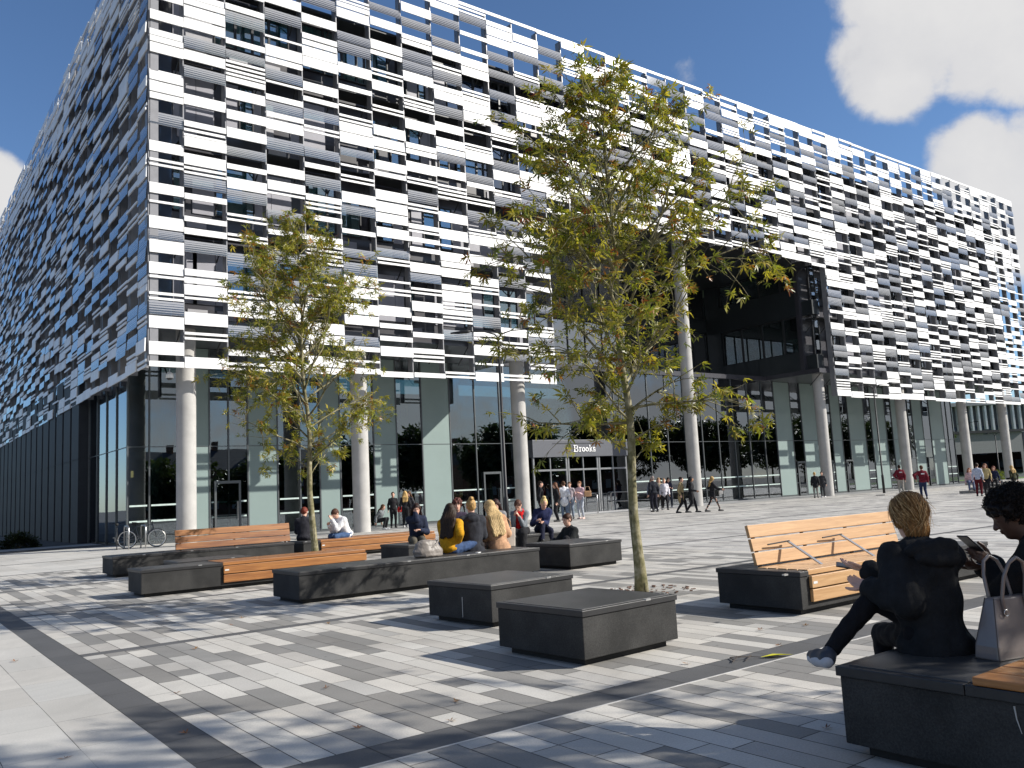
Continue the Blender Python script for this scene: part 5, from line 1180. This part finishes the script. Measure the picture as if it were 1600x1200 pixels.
person('woman in a tan coat with long blonde hair, back turned on the front bench', (8.93, 12.38, 0), 72, 1.72, hair=(.55, .39, .19), style='long', hlen=.50, top=('coat', (.46, .27, .16)), tfab=.042, tlen=.16, bottom=('trousers', (.3, .18, .12)), lean=16, side=0, head=(30, 6, 0), hL=V3(-.18, .32, .78), hR=V3(.12, .34, .76), vox=V1, fin=.010, group=G3, **sit(.54)) if False else person('woman in a tan coat with long blonde hair, back turned on the front bench', (8.93, 12.38, 0), 72, 1.72, hair=(.55, .39, .19), style='long', hlen=.50, top=('coat', (.46, .27, .16)), tfab=.042, tlen=.16, bottom=('trousers', (.3, .18, .12)), lean=14, sidel=-7, head=(30, 8, -6), hL=V3(-.18, .32, .78), hR=V3(.12, .34, .76), vox=V1, fin=.010, group=G3, **sit(.54))
person('person with curly dark red-brown hair, mostly hidden behind the blonde in the tan coat', (10.45, 16.0, 0), 240, 1.72, hair=(.09, .03, .022), style='afro', top=('jumper', (.04, .03, .05)), bottom=('trousers', BLK), lean=8, vox=V1, fin=.010, group=G3, skin='fair', **sit(.54))
person('dark-haired woman in a patterned grey top, head bowed, right of the tan coat', (11.35, 15.75, 0), 230, 1.68, hair=(.035, .015, .012), style='long', hlen=.34, top=('patterned_top', (.22, .22, .23)), bottom=('jeans', (.06, .065, .075)), lean=14, head=(-10, 18, 0), hL=V3(-.08, .34, .82), hR=V3(.10, .36, .80), vox=V1, fin=.009, group=G3, **sit(.54))
person('woman with a bright red scarf, grey sleeves and a long black skirt', (11.95, 15.65, 0), 222, 1.68, hair=(.10, .045, .03), style='short', top=('jumper', (.20, .22, .24)), bottom=('skirt', (.016, .016, .018)), skirt=.75, scarf=(.50, .010, .012), lean=22, head=(-5, 32, 0), hL=V3(-.02, .36, .86), hR=V3(.08, .38, .88), shoe=(.6, .58, .55), vox=V1, fin=.009, group=G3, **sit(.54, .1, .46))
person('woman with a blonde topknot in a navy jacket, leaning over her crossed leg', (12.62, 15.75, 0), 245, 1.70, hair=(.66, .50, .22), style='bun', top=('jacket', (.02, .026, .075)), tfab=.028, bottom=('trousers', (.012, .014, .03)), lean=24, head=(5, 28, 0), hips=(0, 0, .54), fL=(-.1, .36, .085), fR=(.16, .62, .28), hL=V3(.06, .40, .70), hR=V3(.22, .44, .74), scarf=None, vox=V1, fin=.009, group=G3)
person('young man in a black jacket sitting low behind the right block seat, looking left', (11.85, 13.75, 0), 175, 1.76, hips=(0, 0, .13), hair=(.06, .028, .018), style='short', top=('jacket', (.016, .018, .019)), tfab=.035, bottom=('trousers', BLK), lean=12, head=(8, 6, 0), fL=(-.16, .62, .085), fR=(.14, .70, .085), kL=(-.3, .6, 1), kR=(.3, .6, 1), hL=V3(-.2, .52, .30), hR=V3(.12, .55, .32), vox=V1, fin=.009, group=G3)
# bags of the seated circle
b = empty('slouchy_bag', (7.28, 12.05, .452), R(-8), label='slouchy grey-beige bag on the front bench beside the mustard jumper', cat='bag')
sdf_obj('body', [('e', V3(0, 0, .09), V3(.26, .12, .10), None, .04), ('e', V3(-.02, 0, .19), V3(.20, .085, .10), None, .05), ('e', V3(0, 0, .03), V3(.25, .12, .05), None, .03), ('e', V3(0, 0, -.05), V3(.5, .5, .055), None, .01, '-'), ('e', V3(.02, 0, .30), V3(.12, .03, .06), None, .02, '-')], .010, mat('grey_leather', (.20, .175, .155), .5, 0, .15, 10, .2, 40), b, disp=lambda P: .007*wob(P, 14)+.002*wob(P, 50))
m = MB(); m.tube([(-.16, -.02, .26), (-.12, -.05, .20), (0, -.09, .14), (.1, -.09, .20), (.17, -.04, .26)], .010, 7); m.build('strap', mat('grey_leather', (.27, .24, .22), .5), b, smooth=True)
b = empty('tote_bag', (9.22, 12.55, .452), R(-25), label='upright cream tote bag at the right end of the front bench', cat='bag')
m = MB(); m.v += [(-.15, -.06, 0), (.15, -.06, 0), (.15, .06, 0), (-.15, .06, 0), (-.17, -.05, .34), (.17, -.05, .34), (.17, .05, .34), (-.17, .05, .34)]; m.f += [(0, 3, 2, 1), (0, 1, 5, 4), (1, 2, 6, 5), (2, 3, 7, 6), (3, 0, 4, 7), (4, 5, 6, 7)]; m.m += [0]*6
m.build('body', mat('cream_leather', (.60, .54, .47), .5), b, bevel=.015, seg=3); m = MB(); m.tube([(-.09, -.05, .32), (-.07, -.07, .46), (0, -.07, .53), (.07, -.07, .46), (.09, -.05, .32)], .008, 6); m.build('handle', mat('tan_leather', (.42, .24, .12), .5), b, smooth=True)
o = MB().box(-.05, .05, -.03, .03, 0, .012).build('folded_paper', mat('white_paper', (.7, .7, .7), .8)); o.location = (8.15, 11.9, .452); o.rotation_euler = (0, 0, .5); tag(o, 'small folded white paper on the front bench beside the dark coat', 'paper')
# ------------------------------------------------------------------ the two women in the foreground
VF = .0075
hx, hy = 4.76, 2.52
hd = 60
A = R(hd-90)
def loc_(wx, wy, wz, ox=hx, oy=hy, a=None):
    a = A if a is None else a
    dx, dy = wx-ox, wy-oy; return V3(dx*math.cos(a)+dy*math.sin(a), -dx*math.sin(a)+dy*math.cos(a), wz)
r1, J1 = person('woman in a black hoodie with tousled dark-blonde hair, legs crossed on the foreground bench', (hx, hy, 0), hd, 1.66, hips=(0, 0, .56), lean=12, tw=-6, head=(6, 8, 0), hair=(.25, .12, .038), style='updo', top=('hoodie', (.013, .014, .016)), tfab=.055, tlen=.14, hood=1.45,
                bottom=('leggings', (.008, .008, .010)), legw=.010, shoe=(.03, .035, .05), shoec=1, fR=tuple(loc_(4.36, 2.92, .46)), fL=tuple(loc_(5.0, 2.98, .09)), kR=(-.5, .5, 1), kL=(0, 1, .5),
                hL=loc_(4.60, 2.79, .80), hR=loc_(4.80, 2.90, .87), fold=2.2, eL=(-.15, -.35, -1), eR=(.8, -.3, -1), vox=VF, fin=.0055, group='women on the foreground bench', curl=14,
                handL=(V3(-.05, 1, .1), V3(.6, 0, -1), 1), handR=((loc_(4.70, 3.05, .90)-loc_(4.80, 2.88, .86)), V3(0, -.3, -1), 1))
def strands(root, c, M, n, seed, col, r0=.084, ln=(.06, .14), w=.0011, down=1.0, curl=0, spread=(.9, 1.05), front=.55):
    rr = random.Random(seed); mb = MB(); k = 0
    while k < n:
        v = Vector((rr.gauss(0, 1), rr.gauss(0, 1), rr.gauss(0, 1))).normalized()
        if v.y > front and v.z < .45: continue
        if v.z < -.55: continue
        k += 1; p = Vector((v.x*.095, v.y*.117-.022, v.z*.101+.045)); p = Vector((0, -.022, .045))+(p-Vector((0, -.022, .045)))*rr.uniform(*spread); t = Vector((-v.x*.25, -.6+v.y*.2, -.8*down))
        t = (t-v*t.dot(v)).normalized(); L_ = rr.uniform(*ln); pts = [p]; d = t
        for i in range(4):
            d = (d+v*-.22+Vector((rr.gauss(0, .07), rr.gauss(0, .07), -.10*down+rr.gauss(0, .05)))).normalized(); p = p+d*L_/4; pts.append(p)
        W_ = [Vector(c)+Vector(M @ np.array(q)) for q in pts]
        mb.tube(W_, [w*1.2, w*1.1, w, w*.8, w*.4], 3, cap=False)
    return mb.build('loose_hair', hairmat(col), root)
strands(r1, J1['hc'], J1['Mh'], 700, 3, (.36, .20, .08), ln=(.06, .15), w=.0014, spread=(.98, 1.05))
strands(r1, J1['hc'], J1['Mh'], 450, 23, (.16, .08, .03), ln=(.06, .15), w=.0014, spread=(.98, 1.05))
strands(r1, J1['hc'], J1['Mh'], 220, 13, (.62, .42, .20), ln=(.08, .19), w=.0012, spread=(1.0, 1.10))
def phone(wpt, rot, label, lit=False):
    b = empty('mobile_phone', wpt, 0, label=label, cat='phone'); b.rotation_euler = rot
    m = MB(); m.box(-.036, .036, -.075, .075, 0, .008); m.build('case', mat('phone_case', (.02, .02, .025), .3), b, bevel=.003); m = MB(); m.box(-.032, .032, -.068, .068, .0082, .009)
    mm, nt_, bb = newmat('phone_screen'); bb.inputs['Base Color'].default_value = (.03, .035, .05, 1); bb.inputs['Roughness'].default_value = .5; bb.inputs['Specular IOR Level'].default_value = .2; bb.inputs['Emission Color'].default_value = (.5, .55, .65, 1); bb.inputs['Emission Strength'].default_value = .06
    m.build('screen', mm, b)
Wr = J1['wR']; T1 = Matrix.Rotation(A, 3, 'Z')
wp = Vector((hx, hy, 0))+T1 @ Vector(J1['wR'])
phone((wp.x-.02, wp.y+.11, wp.z+.018), (R(10), R(-15), R(30)), 'phone held low by the woman in the black hoodie')
hx2, hy2 = 5.26, 1.94; hd2 = 102; A2 = R(hd2-90)
def l2(x, y, z): return loc_(x, y, z, hx2, hy2, A2)
r2, J2 = person('woman with short curly black hair looking down at her phone at the right edge', (hx2, hy2, 0), hd2, 1.70, hips=(0, 0, .585), lean=26, head=(16, 14, 0), skin='dark', hair=(.010, .008, .008), style='afro', top=('cardigan', (.012, .012, .013)), tfab=.045, tlen=.1,
                bottom=('trousers', (.010, .010, .012)), fL=(-.10, .45, .085), fR=(.12, .48, .085), hL=l2(5.20, 2.36, .90), hR=l2(5.27, 2.45, .86), eL=(-1, -.4, -.8), eR=(1, -.2, -1), vox=VF, fin=.0055, group='women on the foreground bench', curl=22,
                handL=((l2(5.04, 2.42, .99)-l2(5.20, 2.36, .90)), V3(-.7, -.5, .2), 1), handR=((l2(5.08, 2.47, .88)-l2(5.27, 2.45, .86)), V3(.2, -.3, -1), -1))
def curls(root, c, M, n, seed, col):
    rr = random.Random(seed); mb = MB(); k = 0
    while k < n:
        v = Vector((rr.gauss(0, 1), rr.gauss(0, 1), rr.gauss(0, 1))).normalized()
        if (v.y > .5 and v.z < .4) or v.z < -.6: continue
        k += 1; p = Vector((v.x*.110, v.y*.123-.03, v.z*.103+.052))*rr.uniform(.94, 1.06); u = v.orthogonal().normalized(); w = v.cross(u); a0 = rr.uniform(0, 6); q = rr.uniform(.006, .011)
        pts = [p+(u*math.cos(a0+i*1.3)+w*math.sin(a0+i*1.3))*q+v*(.005*i) for i in range(6)]
        mb.tube([Vector(c)+Vector(M @ np.array(x)) for x in pts], .0019, 3, cap=False)
    return mb.build('curls', hairmat(col), root)
curls(r2, J2['hc'], J2['Mh'], 1500, 5, (.012, .009, .008))
wp = Vector((hx2, hy2, 0))+Matrix.Rotation(A2, 3, 'Z') @ Vector(J2['wL'])
phone((wp.x-.15, wp.y+.045, wp.z+.115), (R(38), R(0), R(75)), 'phone held up by the woman with short curly black hair')
# leather handbag between them
b = empty('leather_handbag', (4.87, 2.16, .452), R(-14.5), label='large taupe leather handbag standing between the two women in the foreground', cat='bag')
M_tp = mat('taupe_leather', (.175, .15, .14), .33, 0, .08, 6, .08, 180, coat=.3); M_in = mat('bag_lining', (.05, .04, .035), .8)
wa, wb, ha = .20, .135, .31
m = MB(); Bt = [(-wa, -.075, 0), (wa, -.075, 0), (wa, .075, 0), (-wa, .075, 0)]; Md = [(-wa*.97, -.070, .07), (wa*.97, -.070, .07), (wa*.97, .070, .07), (-wa*.97, .070, .07)]; Tp = [(-wb, -.028, ha), (wb, -.028, ha), (wb, .028, ha), (-wb, .028, ha)]
m.v += Bt+Md+Tp; m.f += [(0, 3, 2, 1)]+[(i, (i+1) % 4, 4+(i+1) % 4, 4+i) for i in range(4)]+[(4+i, 4+(i+1) % 4, 8+(i+1) % 4, 8+i) for i in range(4)]+[(8, 9, 10, 11)]; m.m += [0]*10
o = m.build('body', M_tp, b, bevel=.012, seg=3)
for s_ in (-1, 1):
    for q_ in (-1, 1): m = MB(); m.tube([(q_*(wa-.006), s_*.069, .004), (q_*(wa*.97-.005), s_*.0655, .07), (q_*(wb-.004), s_*.0255, ha)], .003, 5); m.build('seam', mat('dark_piping', (.05, .04, .035), .5), b)

for s_ in (-1, 1):
    m = MB(); m.tube([(-.085, s_*.045, .22), (-.085, s_*.04, .31), (-.08, s_*.06, .42), (-.05, s_*.075, .49), (0, s_*.08, .515), (.05, s_*.075, .49), (.08, s_*.06, .42), (.085, s_*.04, .31), (.085, s_*.045, .22)], .0095, 10); m.build('handle', M_tp, b, smooth=True)
    m = MB()
    for x in (-.085, .085): m.tube([(x+.016*math.cos(t), s_*.056, .235+.016*math.sin(t)) for t in np.arange(0, 6.6, .5)], .0025, 5, cap=False)
    m.build('ring', M_steel, b)
